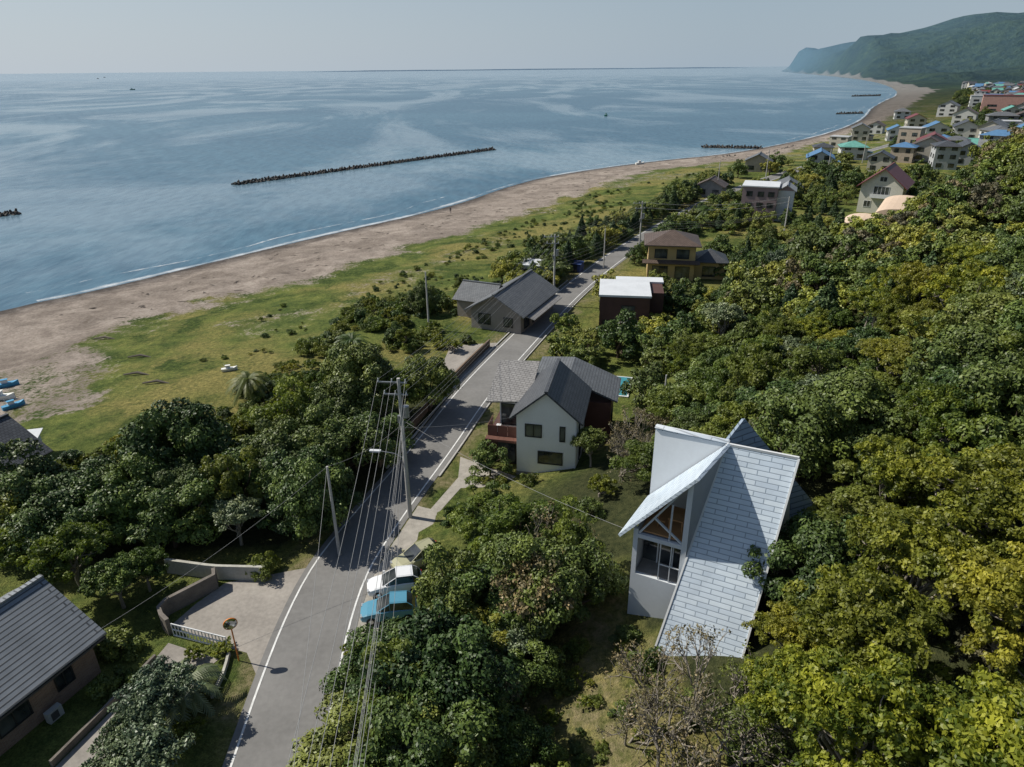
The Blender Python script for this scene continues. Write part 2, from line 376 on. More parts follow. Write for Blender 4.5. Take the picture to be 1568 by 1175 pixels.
# ------------------------------------------------------------------ sheets
asph=M("asphalt",(.19,.185,.177),.9,.2,.3,bmp=.2)
conc=M("concrete",(.29,.265,.235),.9,.3,.4,bmp=.2)
gravel=M("pale_gravel",(.34,.315,.275),.95,.3,1.6,bmp=.4)
white=M("line_paint",(.68,.68,.66),.7,.3,1.5)
rs,_=resample(RD,1.5); rs=rs[(rs[:,1]>-20)&(rs[:,1]<400)]
hw=np.interp(rs[:,1],[28,50,90],[2.2,1.85,1.75])
strip("road",rs,-hw-.45,hw+.5,.03,asph,follow=True,cross=4)
strip("road_marking",rs,-hw-.07,-hw+.05,.045,white,follow=True)
strip("road_marking",rs,hw-.05,hw+.07,.045,white,follow=True)
kerb=M("kerb_concrete",(.4,.39,.37),.85,.2,1)
kb=rs[(rs[:,1]>50)&(rs[:,1]<110)]
def lowwall(name,P,h,w,mat,base=0.0,follow=True):
    q=MBd(); P=[np.array(p,float) for p in P]
    P2=np.array(P); T=np.gradient(P2,axis=0); T/=np.linalg.norm(T,axis=1)[:,None]; N=np.stack([T[:,1],-T[:,0]],1)
    for i in range(len(P)):
        zb=hz(*P2[i]) if follow else base
        for s,z in ((-1,zb-.3),(1,zb-.3),(1,zb+h),(-1,zb+h)):
            a=P2[i]+N[i]*s*w/2; q.v.append((a[0],a[1],z))
    for i in range(len(P)-1):
        o=i*4
        for k in range(4): q.f.append((o+k,o+(k+1)%4,o+4+(k+1)%4,o+4+k)); q.m.append(0)
    q.f.append((3,2,1,0)); e=(len(P)-1)*4; q.f.append((e,e+1,e+2,e+3)); q.m+=[0,0]
    return q.build(name,[mat])
def offs(P,o):
    P=np.array(P); T=np.gradient(P,axis=0); T/=np.linalg.norm(T,axis=1)[:,None]; return P+np.stack([T[:,1],-T[:,0]],1)*o
lowwall("kerb",offs(kb,2.5),.13,.16,kerb); lowwall("kerb",offs(kb,-2.5),.13,.16,kerb)
brownwall=M("brown_wall",(.17,.12,.085),.9,.3,2)
greywall=M("retaining_wall_concrete",(.17,.15,.13),.9,.35,1.2,bmp=.4)
palewall=M("pale_wall_plaster",(.42,.41,.36),.9,.25,.8)
fw=rs[(rs[:,1]>50)&(rs[:,1]<80)]
lowwall("boundary_wall",offs(fw,-3.2),1.0,.18,brownwall)
def sheet(name,px,mat,z=.014,zz=0):
    P=[S(a,b,zz) for a,b in px]
    q=MBd(); q.add([(x,y,zz+z) for x,y in P],[tuple(range(len(P)))])
    return q.build(name,[mat])
sheet("driveway",[(300,925),(345,893),(480,868),(515,855),(470,905),(415,980),(395,1040),(378,1000),(350,992),(262,958)],conc)
sheet("driveway",[(258,985),(335,1010),(250,1080),(160,1190),(60,1200),(170,1090)],conc,.02)
sheet("parking_area",[(640,775),(700,790),(665,860),(630,960),(540,990),(553,915),(590,850)],gravel,.016)
sheet("parking_area",[(690,530),(760,525),(770,545),(700,600),(670,575)],conc,.016)
sheet("house_terrace",[(705,700),(790,730),(795,745),(700,748)],gravel,.02)
sheet("garden_path",[(725,705),(738,712),(690,765),(668,790),(655,785)],gravel,.022)
# ------------------------------------------------------------------ building helper
class Bld:
    def __init__(s,name,x,y,z,yaw): s.name=name; s.e=empty(name,(x,y,z),math.radians(yaw)); s.p={}; s.x=x;s.y=y
    def P(s,part,mat):
        if part not in s.p: s.p[part]=(MBd(),mat)
        return s.p[part][0]
    def box(s,part,mat,*a): s.P(part,mat).box(*a)
    def add(s,part,mat,vs,fs): s.P(part,mat).add(vs,fs)
    def slab(s,part,mat,quad,th=.14):
        q=[Vector(p) for p in quad]; n=(q[1]-q[0]).cross(q[-1]-q[0]).normalized()
        if n.z<0: n=-n
        k=len(q); lo=[p-n*th for p in q]
        fs=[tuple(range(k)),tuple(range(2*k-1,k-1,-1))]+[(i,i+k,(i+1)%k+k,(i+1)%k) for i in range(k)]
        s.add(part,mat,q+lo,fs)
    def win(s,face,c,z,w,h,d,frame=None,mull=1):
        fr=frame or M("window_frame_dark",(.03,.03,.03),.5,.1)
        g=GLASS; T={'f':lambda a,o,zz:(a,d-o,zz),'b':lambda a,o,zz:(a,d+o,zz),'l':lambda a,o,zz:(d-o,a,zz),'r':lambda a,o,zz:(d+o,a,zz)}[face]
        Q=s.P('windows',g); vs=[T(c-w/2,.02,z),T(c+w/2,.02,z),T(c+w/2,.02,z+h),T(c-w/2,.02,z+h)]
        Q.add(vs,[(0,1,2,3)])
        Fm=s.P('window_frames',fr); fwid=.07
        def bx(a0,a1,z0,z1): Fm.box(a0,a1,0.0,.07,z0,z1,0,T)
        bx(c-w/2-fwid,c+w/2+fwid,z-fwid,z); bx(c-w/2-fwid,c+w/2+fwid,z+h,z+h+fwid)
        bx(c-w/2-fwid,c-w/2,z,z+h); bx(c+w/2,c+w/2+fwid,z,z+h)
        for i in range(mull): 
            a=c-w/2+w*(i+1)/(mull+1); bx(a-.03,a+.03,z,z+h)
    def gable(s,mat,wall,x0,x1,y0,y1,ze,zr,ax='y',ov=.45,th=.15,part='roof'):
        if ax=='y':
            xm=(x0+x1)/2; k=(zr-ze)/(xm-x0); dz=ov*k
            s.slab(part,mat,[(x0-ov,y0-ov,ze-dz),(xm,y0-ov,zr),(xm,y1+ov,zr),(x0-ov,y1+ov,ze-dz)],-th)
            s.slab(part,mat,[(xm,y0-ov,zr),(x1+ov,y0-ov,ze-dz),(x1+ov,y1+ov,ze-dz),(xm,y1+ov,zr)],-th)
            s.add('walls',wall,[(x0,y0,ze),(x1,y0,ze),(xm,y0,zr)],[(0,1,2)]); s.add('walls',wall,[(x0,y1,ze),(x1,y1,ze),(xm,y1,zr)],[(2,1,0)])
            s.P('ridge_cap',mat).box(xm-.15,xm+.15,y0-ov-.02,y1+ov+.02,zr+th*.9,zr+th+.12)
        else:
            ym=(y0+y1)/2; k=(zr-ze)/(ym-y0); dz=ov*k
            s.slab(part,mat,[(x0-ov,y0-ov,ze-dz),(x1+ov,y0-ov,ze-dz),(x1+ov,ym,zr),(x0-ov,ym,zr)],-th)
            s.slab(part,mat,[(x0-ov,ym,zr),(x1+ov,ym,zr),(x1+ov,y1+ov,ze-dz),(x0-ov,y1+ov,ze-dz)],-th)
            s.add('walls',wall,[(x0,y0,ze),(x0,y1,ze),(x0,ym,zr)],[(2,1,0)]); s.add('walls',wall,[(x1,y0,ze),(x1,y1,ze),(x1,ym,zr)],[(0,1,2)])
            s.P('ridge_cap',mat).box(x0-ov-.02,x1+ov+.02,ym-.15,ym+.15,zr+th*.9,zr+th+.12)
    def hip(s,mat,x0,x1,y0,y1,ze,zr,ov=.7,part='roof'):
        x0-=ov;x1+=ov;y0-=ov;y1+=ov; w=min(x1-x0,y1-y0)/2
        if x1-x0>=y1-y0: a=(x0+w,(y0+y1)/2,zr); c=(x1-w,(y0+y1)/2,zr); fs=[(0,1,5,4),(1,2,5),(2,3,4,5),(3,0,4)]
        else: a=((x0+x1)/2,y0+w,zr); c=((x0+x1)/2,y1-w,zr); fs=[(0,1,4),(1,2,5,4),(2,3,5),(3,0,4,5)]
        if abs(a[0]-c[0])+abs(a[1]-c[1])<.1: c=(a[0]+.1,a[1]+.1,zr)
        s.add(part,mat,[(x0,y0,ze),(x1,y0,ze),(x1,y1,ze),(x0,y1,ze),a,c],fs)
        s.P('eaves',M("eaves_fascia",(.12,.1,.08),.7)).box(x0,x1,y0,y1,ze-.16,ze-.003)
    def done(s):
        for k,(q,m) in s.p.items(): q.build(k,[m],parent=s.e)
m,t,b=nt("window_glass"); b.inputs['Base Color'].default_value=(.03,.04,.05,1); b.inputs['Roughness'].default_value=.08; b.inputs['Specular IOR Level'].default_value=.8
nn=noise(t,.6,2,tc(t)); t.links.new(ramp(t,nn.outputs[0],.4,.65,(.015,.02,.025),(.09,.1,.1)),b.inputs['Base Color']); GLASS=m
tileD=MB_brick("dark_roof_tiles",(.085,.09,.10),(.11,.115,.125),(.035,.037,.04),.3,.28,.025,.45)
tileG=MB_brick("grey_roof_tiles",(.25,.27,.29),(.28,.30,.32),(.09,.095,.10),40,.3,.05,.5)
tileM=MB_brick("mid_grey_roof_tiles",(.16,.17,.18),(.20,.21,.22),(.07,.07,.07),.3,.28,.025,.5)
tileL=MB_brick("light_taupe_roof_tiles",(.27,.26,.25),(.31,.30,.29),(.13,.125,.12),.5,.28,.03,.5)
tileB=MB_brick("brown_roof_tiles",(.13,.095,.075),(.17,.125,.10),(.05,.035,.03),.4,.3,.03,.5)
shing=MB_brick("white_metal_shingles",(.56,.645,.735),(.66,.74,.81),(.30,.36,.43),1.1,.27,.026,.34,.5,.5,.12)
shing_shade=MB_brick("shaded_metal_shingles",(.24,.30,.37),(.29,.35,.42),(.11,.14,.18),1.8,.3,.035,.38,.35,.5,.1)  # shade of roof planes turned from the sun, put into the base colour
brickw=MB_brick("brick_wall",(.26,.15,.10),(.36,.23,.16),(.3,.27,.23),.24,.085,.012,.9)
whitew=M("white_wall",(.74,.74,.70),.75,.06,.8); creamw=M("cream_wall",(.6,.58,.5),.8,.1,.8); taupew=M("taupe_wall",(.27,.24,.21),.85,.15,.8)
greyw=M("light_grey_wall",(.58,.61,.64),.7,.05,.5)
brownw=M("brown_siding",(.13,.06,.045),.7,.2,1); dbrown=M("dark_brown_siding",(.085,.045,.038),.7,.2,1)
flatroof=M("flat_roof_white",(.6,.62,.64),.6,.12,.5); timber=M("orange_timber",(.5,.26,.11),.6,.2,2)
wframe=M("window_frame_white",(.65,.66,.66),.5,.08)
yelw=M("ochre_wall",(.45,.33,.16),.8,.15,.8); purw=M("mauve_wall",(.28,.21,.21),.8,.12,.8)
redr=M("red_metal_roof",(.16,.05,.05),.5,.2,.6); tanr=M("tan_roof",(.6,.46,.34),.7,.12,.2)
# ---- modern house with folded roofs
hx,hy=7.44,26.85
def modern():
    E=empty("modern_folded_roof_house",(hx,hy,0),math.radians(-27.1))
    z0=4.0; zr=14.3
    p={}
    def P(k,m):
        if k not in p: p[k]=(MBd(),m)
        return p[k][0]
    def slab(k,m,q,th):
        q=[Vector(a) for a in q]; n=(q[1]-q[0]).cross(q[2]-q[0]).normalized()
        if n.z<0 : n=-n
        kk=len(q); lo=[a-n*th for a in q]
        P(k,m).add(q+lo,[tuple(range(kk)),tuple(range(2*kk-1,kk-1,-1))]+[(i,i+kk,(i+1)%kk+kk,(i+1)%kk) for i in range(kk)])
    B1=(-.05,-.15,z0);B2=(4.15,-.25,z0-.2);T1=(1.49,5.06,zr);T2=(4.98,5.2,zr)
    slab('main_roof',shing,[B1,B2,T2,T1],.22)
    P('roof_skirt',greyw).add([B1,B2,(4.2,0,2.0),(0,0,2.0)],[(0,1,2,3)])
    P('side_wall',creamw).add([(4.0,.6,2.5),(4.0,.9,5.2),(4.7,5.0,13.6),(5.2,7.1,8.2),(5.2,7.1,2.5)],[(0,1,2,3,4)])
    P('side_wall_window',GLASS).add([(4.42,2.6,5.6),(4.62,3.7,5.6),(4.68,3.7,7.4),(4.48,2.6,7.4)],[(0,1,2,3)])
    f=2.2; 
    W=P('front_wall',greyw)
    def fq(a0,z0_,a1,z1_,off=0): W.box(a0,a1,f,f+.2,z0_,z1_)
    fq(-2.25,2.5,.45,6.75); fq(-2.25,6.75,-2.0,9.7); fq(.32,6.75,.6,13.2)
    fq(-2.0,9.15,.32,9.4)
    P('loggia_floor',conc).box(-2.0,.32,f+.2,f+2.6,6.7,6.8)
    P('loggia_ceiling',greyw).box(-2.0,.32,f+.2,f+2.6,9.15,9.25)
    P('loggia_glazing',GLASS).add([(-2.0,f+1.4,6.8),(.32,f+1.4,6.8),(.32,f+1.4,9.15),(-2.0,f+1.4,9.15)],[(0,1,2,3)])
    for a in (-1.2,-.35): P('loggia_frames',wframe).box(a,a+.07,f+1.3,f+1.4,6.8,9.15)
    P('railing',wframe).box(-.75,.32,f+.05,f+.1,7.75,7.8); P('railing',wframe).box(-.78,-.73,f+.05,f+.1,6.75,9.15)
    P('railing',wframe).box(-.2,-.15,f+.05,f+.1,6.75,9.15)
    P('timber_floor',timber).box(-1.95,.35,f+.3,f+3.2,9.42,9.5)
    P('room_back_wall',whitew).add([(-1.9,f+3.2,9.5),(.6,f+3.2,9.5),(.9,f+3.2,12.8),(-1.0,f+3.2,11)],[(0,1,2,3)])
    P('table',timber).box(-.7,.1,f+.9,f+1.6,10.15,10.22)
    for a,bb in ((-.65,.95),(.02,.95),(-.65,1.5),(.02,1.5)): P('table',timber).box(a,a+.06,f+bb,f+bb+.06,9.5,10.15)
    P('chair',timber).box(-1.2,-.85,f+.9,f+1.3,9.9,9.96); P('chair',timber).box(-1.22,-1.18,f+.9,f+1.3,9.5,10.5)
    W.tube([(-1.95,f+.1,9.45),(.3,f+.1,13.0)],[.07,.07],4)
    W.tube([(-1.2,f+.1,10.6),(.3,f+.1,9.45)],[.07,.07],4)
    W.tube([(-.35,f+.1,9.4),(-.35,f+.1,11.7)],[.05,.05],4)
    P('end_wall',greyw).box(-2.25,-2.05,f+.2,6.0,2.5,9.3)
    slab('wing_roof',shing,[(-3.0,1.85,9.25),(.75,1.85,13.85),(1.6,5.1,14.4),(-2.6,5.95,9.35)],.16)
    P('inner_wall',greyw).add([(.6,2.2,8.0),(1.5,5.06,14.0),(1.5,5.06,14.3),(.6,2.2,13.6)],[(0,1,2,3),(3,2,1,0)])
    P('fin_wall',greyw).add([(-2.5,6.0,9.2),(-2.5,6.0,14.0),(1.55,5.2,14.4),(1.55,5.2,13.9),(-2.5,6.2,9.2),(-2.5,6.2,14.0),(1.55,5.4,14.4),(1.55,5.4,13.9)],[(0,3,2,1),(4,5,6,7),(0,1,5,4),(1,2,6,5)])
    slab('back_roof',shing_shade,[(-2.5,6.0,14.05),(1.6,5.25,14.45),(3.2,11.5,7.0),(-1.5,12,7.0)],.2)
    P('back_wall',greyw).add([(-2.3,6.1,2.5),(-1.3,11.6,2.5),(-1.3,11.6,7),(-2.3,6.1,13.8)],[(0,1,2,3)])
    P('back_wall',greyw).add([(-1.3,11.6,2.5),(7.2,9.0,2.5),(7.2,9.0,7.9),(-1.3,11.6,7)],[(0,1,2,3)])
    slab('right_roof',shing_shade,[(1.97,6.96,15.0),(1.45,5.3,14.35),(5.5,7.05,7.9),(7.6,9.3,7.9)],.2)
    P('right_wall',creamw).add([(5.2,7.1,2.5),(7.2,9.0,2.5),(7.2,9.0,7.9),(5.2,7.1,8.0)],[(0,1,2,3)])
    P('ridge_cap',wframe).tube([T1,T2],[.09,.09],4); P('verge_trim',wframe).tube([B1,T1],[.07,.07],4); P('verge_trim',wframe).tube([B2,T2],[.07,.07],4)
    for k,(qq,mm) in p.items(): qq.build(k,[mm],parent=E)
modern()
# ---- white gable house
B=Bld("white_gable_house",.34,50.6,0,-12.1)
B.box('walls',whitew,0,5.1,0,6.2,-.3,5.9); B.gable(tileD,whitew,0,5.1,0,6.2,5.9,8.1)
B.win('f',1.45,3.9,1.3,1.1,0); B.win('f',3.9,3.7,.35,1.3,0,mull=0); B.win('f',2.9,1.4,2.0,1.1,0,mull=0)
B.win('r',1.6,3.8,.6,1.2,5.1,mull=0); B.win('r',4,3.8,.9,1.2,5.1); B.win('r',2.5,1,1.2,1.1,5.1)
B.box('plinth',conc,-.04,5.14,-.04,6.24,-.3,.35); B.box('downpipe',wframe,4.98,5.05,-.08,-.01,.35,5.8)
B.box('left_wing',dbrown,-2.9,-.003,1.6,7,-.3,2.75); B.box('left_wing_upper',whitew,-2.2,-.003,3.4,7,2.75,5.4)
B.win('f',-1.2,3.0,1.6,2.0,3.4,mull=1); B.win('f',-1.2,.2,1.5,2.1,1.6,mull=1)
for a in (-2.9,-2.0,-1.1): B.box('balcony',brownw,a,a+.85,1.55,1.6,2.75,3.75)
B.box('balcony',brownw,-2.9,-2.85,1.6,3.4,2.75,3.75); B.box('balcony',dbrown,-3,0,.9,1.6,2.5,2.72)
B.box('posts',dbrown,-2.9,-2.75,.95,1.1,-.2,2.5)
B.slab('wing_roof',tileL,[(-3.2,2.4,5.6),(.6,2.4,5.9),(.6,8.0,7.4),(-3.2,8.0,7.2)],.15)
B.box('garden_furniture',wframe,-2.3,-1.9,2.2,2.6,2.75,3.4)
B.box('back_wing',brownw,5.11,7.4,6.8,11.5,-.3,4.2); B.box('back_wing',brownw,.5,5.1,7.2,11.5,-.3,5.0)
B.slab('back_roof',tileM,[(.2,6.9,6.2),(3.4,6.7,6.4),(3.4,12,6.4),(.2,12,6.2)],.15)
B.slab('back_roof',tileM,[(3.4,6.7,6.4),(8.0,6.7,4.5),(8.0,12,4.5),(3.4,12,6.4)],.15)
B.win('r',8.5,1.2,1.2,1.4,7.4)
B.done()
# ---- dark brown flat-roof house
x,y=S(916,517); B=Bld("dark_brown_house",x,y,0,-8)
B.box('walls',dbrown,0,6.3,0,7,-.3,5.6); B.box('roof',flatroof,-.15,6.45,-.15,7.15,5.6,5.85); B.box('upper_block',dbrown,2.2,8.2,2.8,9.3,-.3,5.4); B.box('upper_roof',flatroof,2.0,8.4,7.16,9.5,5.4,5.62)
B.win('f',3.6,3.3,1.6,1.1,0); B.win('f',1.2,.4,1.4,2,0); B.win('l',3,3,1.2,1.1,0); B.box('porch_roof',M("porch_metal",(.2,.2,.2),.5),1.5,6,-2.0,-.02,2.4,2.52)
B.box('porch_posts',wframe,1.6,1.72,-1.9,-1.78,-.2,2.4); B.box('porch_posts',wframe,5.8,5.92,-1.9,-1.78,-.2,2.4); B.done()
# ---- grey tiled bungalow
x,y=S(768,508); B=Bld("grey_tiled_bungalow",x,y,0,-24)
B.box('walls',taupew,-4.5,2.8,0,12,-.3,2.9); B.gable(tileM,taupew,-4.5,2.8,0,12,2.9,5.0,'y',.7)
B.box('side_wing',taupew,-8.5,-4.51,3.5,9.5,-.3,2.7); B.gable(tileM,taupew,-8.5,-3.5,3.5,9.5,2.7,4.2,'x',.5)
B.slab('veranda_roof',tileL,[(2.9,0.5,2.5),(4.6,.5,2.1),(4.6,11,2.1),(2.9,11,2.5)],.1)
B.win('f',-2.5,.8,1.7,1.4,0); B.win('f',1,.8,1.2,1.2,0)
for k in (2,5,8): B.win('r',k,.4,1.7,1.9,2.8)
B.done()
x,y=S(790,425); B=Bld("white_garage",x,y,-.3,-20); B.box('walls',whitew,0,5.5,0,4,-.2,2.5); B.box('roof',flatroof,-.3,5.8,-.3,4.3,2.5,2.68); B.win('f',1.6,.5,1.8,1.4,0); B.done()
x,y=S(870,416); B=Bld("blue_shed",x,y,-.1,-25); B.box('walls',M("blue_panel",(.04,.06,.16),.6),0,2.2,0,1.8,-.2,1.5); B.slab('roof',M("blue_roof_panel",(.05,.08,.2),.5),[(-.1,-.1,1.55),(2.3,-.1,1.55),(2.3,1.9,1.75),(-.1,1.9,1.75)],.06); B.win('f',1.1,.1,.9,1.3,0,mull=0); B.done()
# ---- ochre two-storey house
x,y,_=G(990,428); z=_; B=Bld("ochre_hip_roof_house",x,y,z,-10)
B.box('walls',yelw,0,7.5,0,7,-1,5.9); B.hip(tileB,0,7.5,0,7,5.9,7.6,.8); B.box('mid_eaves',M("eaves_fascia",(.12,.1,.08),.7),-.8,8,-.9,-.02,2.85,3.0)
B.slab('mid_roof',tileB,[(-.9,-1.0,3.0),(8.3,-1.0,3.0),(8.3,-.01,3.4),(-.9,-.01,3.4)],.08)
B.win('f',2,3.7,1.9,1.4,0); B.win('f',5.5,3.7,1.9,1.4,0); B.win('f',2,.3,2.4,2,0); B.win('f',5.6,.3,2.2,2,0); B.win('l',3.5,3.7,1.6,1.2,0)
B.box('side_wing',yelw,7.51,12.5,1.5,6.5,-1,2.9); B.hip(tileD,7.9,12.5,1.5,6.5,2.95,4.5,.6,'side_roof'); B.win('f',10,.5,2,1.6,1.5); B.done()
# ---- mauve three-storey
x,y,_=G(1131,338); B=Bld("mauve_apartment_building",x,y,_,-22)
B.box('walls',purw,0,7.5,0,8,-1,7.6); B.box('roof',flatroof,-.2,7.7,-.2,8.2,7.6,7.85); B.box('annex',greyw,7.51,11,2,8,-1,6.8); B.gable(M("grey_metal_roof",(.3,.31,.32),.5),greyw,7.51,11,2,8,6.8,7.9,'y',.3,part='annex_roof')
for zz in (.5,3.2,5.6):
    for a in (1.6,4,6.2): B.win('f',a,zz,1.2,1.0,0)
for zz in (.5,3.2,5.6): B.win('r',1.0,zz,1.0,1.0,7.5)
B.done()
# ---- white house with red roof
x,y=S(1312,318,1.0); RH=(x,y); B=Bld("white_red_roof_house",x,y,1.0,-35)
B.box('walls',creamw,0,9,0,12,-3,5.6); B.gable(redr,creamw,0,9,0,12,5.6,9.2,'y',.8)
B.win('f',4.5,3.4,3.2,1.8,0,wframe,3); B.win('f',2,.4,1.4,1.4,0,wframe); B.win('f',7,.4,1.4,1.4,0,wframe); B.win('f',4.5,6.4,1.4,1,0,wframe); B.box('balcony',wframe,2.4,6.6,-1.2,-.01,2.7,2.85); B.box('balcony',wframe,2.4,6.6,-1.2,-1.12,2.85,3.6)
for k in (2,5,8): B.win('l',k,3,1.3,1.2,0,wframe)
B.done()
# ---- arched tan roofs
x,y=S(1283,358,5.0); TH=(x,y); B=Bld("barrel_roof_hall",x,y,3.6,-32)
for o,w,l,hh in ((0,6.0,9,2.4),(5.0,7,16,4.4)):
    B.box('walls',creamw,o*1.0,o+w,o*.9,o*.9+l,-6,hh)
    N=10; vs=[];fs=[]
    for i in range(N+1):
        an=math.pi*(i/N); xx=o+w/2-math.cos(an)*(w/2+.3); zz=hh+math.sin(an)*1.3+.02
        vs+=[(xx,o*.9-.3,zz),(xx,o*.9+l+.3,zz)]
    fs=[(2*i,2*i+1,2*i+3,2*i+2) for i in range(N)]+[tuple(2*i for i in range(N+1)),tuple(2*i+1 for i in reversed(range(N+1)))]
    B.add('roof',tanr,vs,fs)
B.win('f',3,.6,1.6,1.2,0,wframe); B.done()
# ---- lower-left brick house
B=Bld("brick_house",-23.9,29.6,0,0); B.e.rotation_euler=(0,0,math.radians(-23))
B.box('walls',brickw,-7.6,-.3,-13,-.3,-.3,3.0); B.gable(tileG,brickw,-7.6,-.3,-13,-.3,3.0,5.3,'y',.6,.16)
for k in (-2.2,-5,-8,-11): B.win('r',k,1.0,.9 if k>-4 else 1.6,1.1,-.3)
B.win('b',-2,1.2,1.2,1,-.3); B.box('air_conditioner',M("ac_grey",(.4,.4,.38),.5),.05,.4,-3.9,-3.1,.05,.75); B.box('air_conditioner_grille',M("ac_dark",(.08,.08,.08),.5),.4,.42,-3.75,-3.35,.15,.65)
B.box('gutter',M("gutter_dark",(.06,.06,.06),.5),.27,.37,-13.5,.2,2.5,2.6)
B.done()
B=Bld("dark_roof_house",-43.5,42,0,-23)
B.box('walls',creamw,-8,0,0,9,-.3,3); B.gable(tileD,creamw,-8,0,0,9,3,5.2,'y',.6); B.win('r',3,1,1.5,1.2,0); B.done()
x,y,_=G(35,700); B=Bld("boat_shed",x,y,_,15); B.box('walls',greyw,-1.5,1.5,-1,1,-.3,1.7); B.slab('roof',flatroof,[(-1.8,-1.3,1.75),(1.8,-1.3,1.75),(1.8,1.3,2.1),(-1.8,1.3,2.1)],.06); B.win('f',0,.1,.9,1.5,-1,mull=0); B.done()
# ---- walls and gate by the drive
def wpx(lst): 
    P=[S(a,b) for a,b in lst]; r,_=resample(P,.8); return r
lowwall("pale_garden_wall",wpx([(258,876),(330,886),(408,888)]),1.15,.22,palewall)
lowwall("retaining_wall",wpx([(262,972),(248,958),(250,945),(335,900),(330,888)]),1.25,.25,greywall)
lowwall("drive_edge_wall",wpx([(80,1175),(150,1105),(238,1012),(255,1000)]),.45,.15,greywall)
lowwall("drive_edge_wall",wpx([(325,1070),(345,1030),(352,1000)]),.3,.15,palewall)
q=MBd(); a=np.array(S(267,975)); b_=np.array(S(350,996)); n=16
for i in range(n+1):
    p=a+(b_-a)*i/n; q.tube([(p[0],p[1],.08),(p[0],p[1],1.05)],[.035,.035],4)
for z in (.12,.6,1.05): q.tube([(a[0],a[1],z),(b_[0],b_[1],z)],[.045,.045],4)
q.build("white_sliding_gate",[wframe],uv=False)
# pool
x,y=S(952,594); q=MBd(); T=lambda a,b,c:(x+a*.97+b*.25,y-a*.25+b*.97,c)
q.box(-.95,.95,-2.6,2.6,-.2,.22,0,T); q.add([T(-.75,-2.4,.24),T(.75,-2.4,.24),T(.75,2.4,.24),T(-.75,2.4,.24)],[(0,1,2,3)],1)
pw=M("pool_water",(.06,.27,.33),.08,.1,1,spec=.6); q.build("swimming_pool",[wframe,pw])
# ------------------------------------------------------------------ town
tr=random.Random(5)
tw=M("town_white_wall",(.52,.52,.5),.8,.1,.8); tcw=M("town_cream_wall",(.46,.43,.37),.8,.1,.8)
walls=[tw,tcw,M("town_grey_wall",(.4,.41,.42),.8),M("beige_wall",(.38,.32,.26),.8),M("grey_dark_wall",(.22,.22,.22),.8),M("pink_wall",(.46,.27,.23),.8)]
tfl=M("town_flat_roof",(.42,.43,.44),.7); bluer=M("blue_metal_roof",(.09,.19,.33),.5)
roofs=[tileD,tileM,tileM,tileB,redr,bluer,M("teal_roof",(.13,.33,.28),.5),tfl]
HOUSES=[]
def house(x,y,z,yaw,w,l,h,ro,wa,kind):
    B=Bld("town_house",x,y,z,yaw); B.box('walls',wa,-w/2,w/2,-l/2,l/2,-2,h)
    if kind==0: B.gable(ro,wa,-w/2,w/2,-l/2,l/2,h,h+w*.25,'y',.5)
    elif kind==1: B.hip(ro,-w/2,w/2,-l/2,l/2,h+.01,h+w*.22,.6)
    else: B.box('roof',ro,-w/2-.2,w/2+.2,-l/2-.2,l/2+.2,h,h+.3)
    if w*l>70 and kind<2: B.box('porch',wa,w/2+.01,w/2+2.2,-l/4,l/4,-2,2.4); B.slab('porch_roof',ro,[(w/2,-l/4-.3,2.9),(w/2+2.6,-l/4-.3,2.45),(w/2+2.6,l/4+.3,2.45),(w/2,l/4+.3,2.9)],.1)
    for zz in ([.8] if h<4 else [.8,3.5] if h<7 else [.8,3.5,6.2]):
        for a in (-w*.25,w*.25): B.win('f',a,zz,w*.22,1.2,-l/2)
        for a in (-l*.25,l*.25): B.win('l',a,zz,l*.18,1.2,-w/2)
    B.done(); HOUSES.append((x,y,max(w,l)*.55))
near_t=[(1088,300,7,6,3.0,3,0,4),(1160,262,8,7,3.6,2,0,3),(1253,258,8,11,4,5,0,0),(1303,243,9,9,4.5,6,1,0),(1315,215,8,11,6,2,0,1),(1258,238,7,8,3.5,0,1,1),(1390,232,8,7,9,7,2,3),(1345,262,7,7,4.5,0,0,1),(1205,300,6,7,3,1,0,1),(1475,212,10,11,5.5,0,0,0),(1430,212,10,9,5,5,0,0),(1440,228,8,8,4,5,1,0),(1530,178,24,12,13,4,2,5),(1475,190,12,10,6,3,0,0),(1500,168,16,10,10,7,2,0),(1540,205,10,10,6,7,2,0),(1515,215,10,9,6,1,0,1),(1285,225,8,7,4.5,7,2,1),(1340,205,8,8,4.5,3,0,0),(1400,195,10,9,5,4,0,1),(1380,182,10,9,5,1,1,0),(1450,178,12,11,7,2,0,0),(1370,215,8,9,5,5,0,0)]
for (a,b_,w,l,h,ro,kd,wa) in near_t:
    x,y,z=G(a,b_)
    if y>1200: continue
    house(x,y,z,-30+tr.uniform(-14,14),w,l,h,roofs[ro],walls[wa],kd)
cnt=0
for k in range(6000):
    if cnt>=190: break
    y=tr.uniform(240,1150); x=tr.uniform(40,.75*y)
    s=float(sdist(np.array([x]),np.array([y]))[0])
    if s<85 or s>75+min(240,max(50,(y-190)*.8)): continue
    if any((x-a)**2+(y-b_)**2<(r+5)**2 for a,b_,r in HOUSES): continue
    h=hz(x,y); kd=tr.choice([0,0,0,1,1,2]); hh=tr.choice([3,3,5.3,5.6,6,7.4]) 
    house(x,y,h,tr.choice([-30,-32,58,-20,66])+tr.uniform(-12,12),tr.uniform(6.5,11),tr.uniform(7,14),hh,tr.choice(roofs[:4]*2+roofs+[redr,bluer] if kd<2 else [tfl,tileM]),tr.choice(walls[:4]+[walls[4]]),kd); cnt+=1
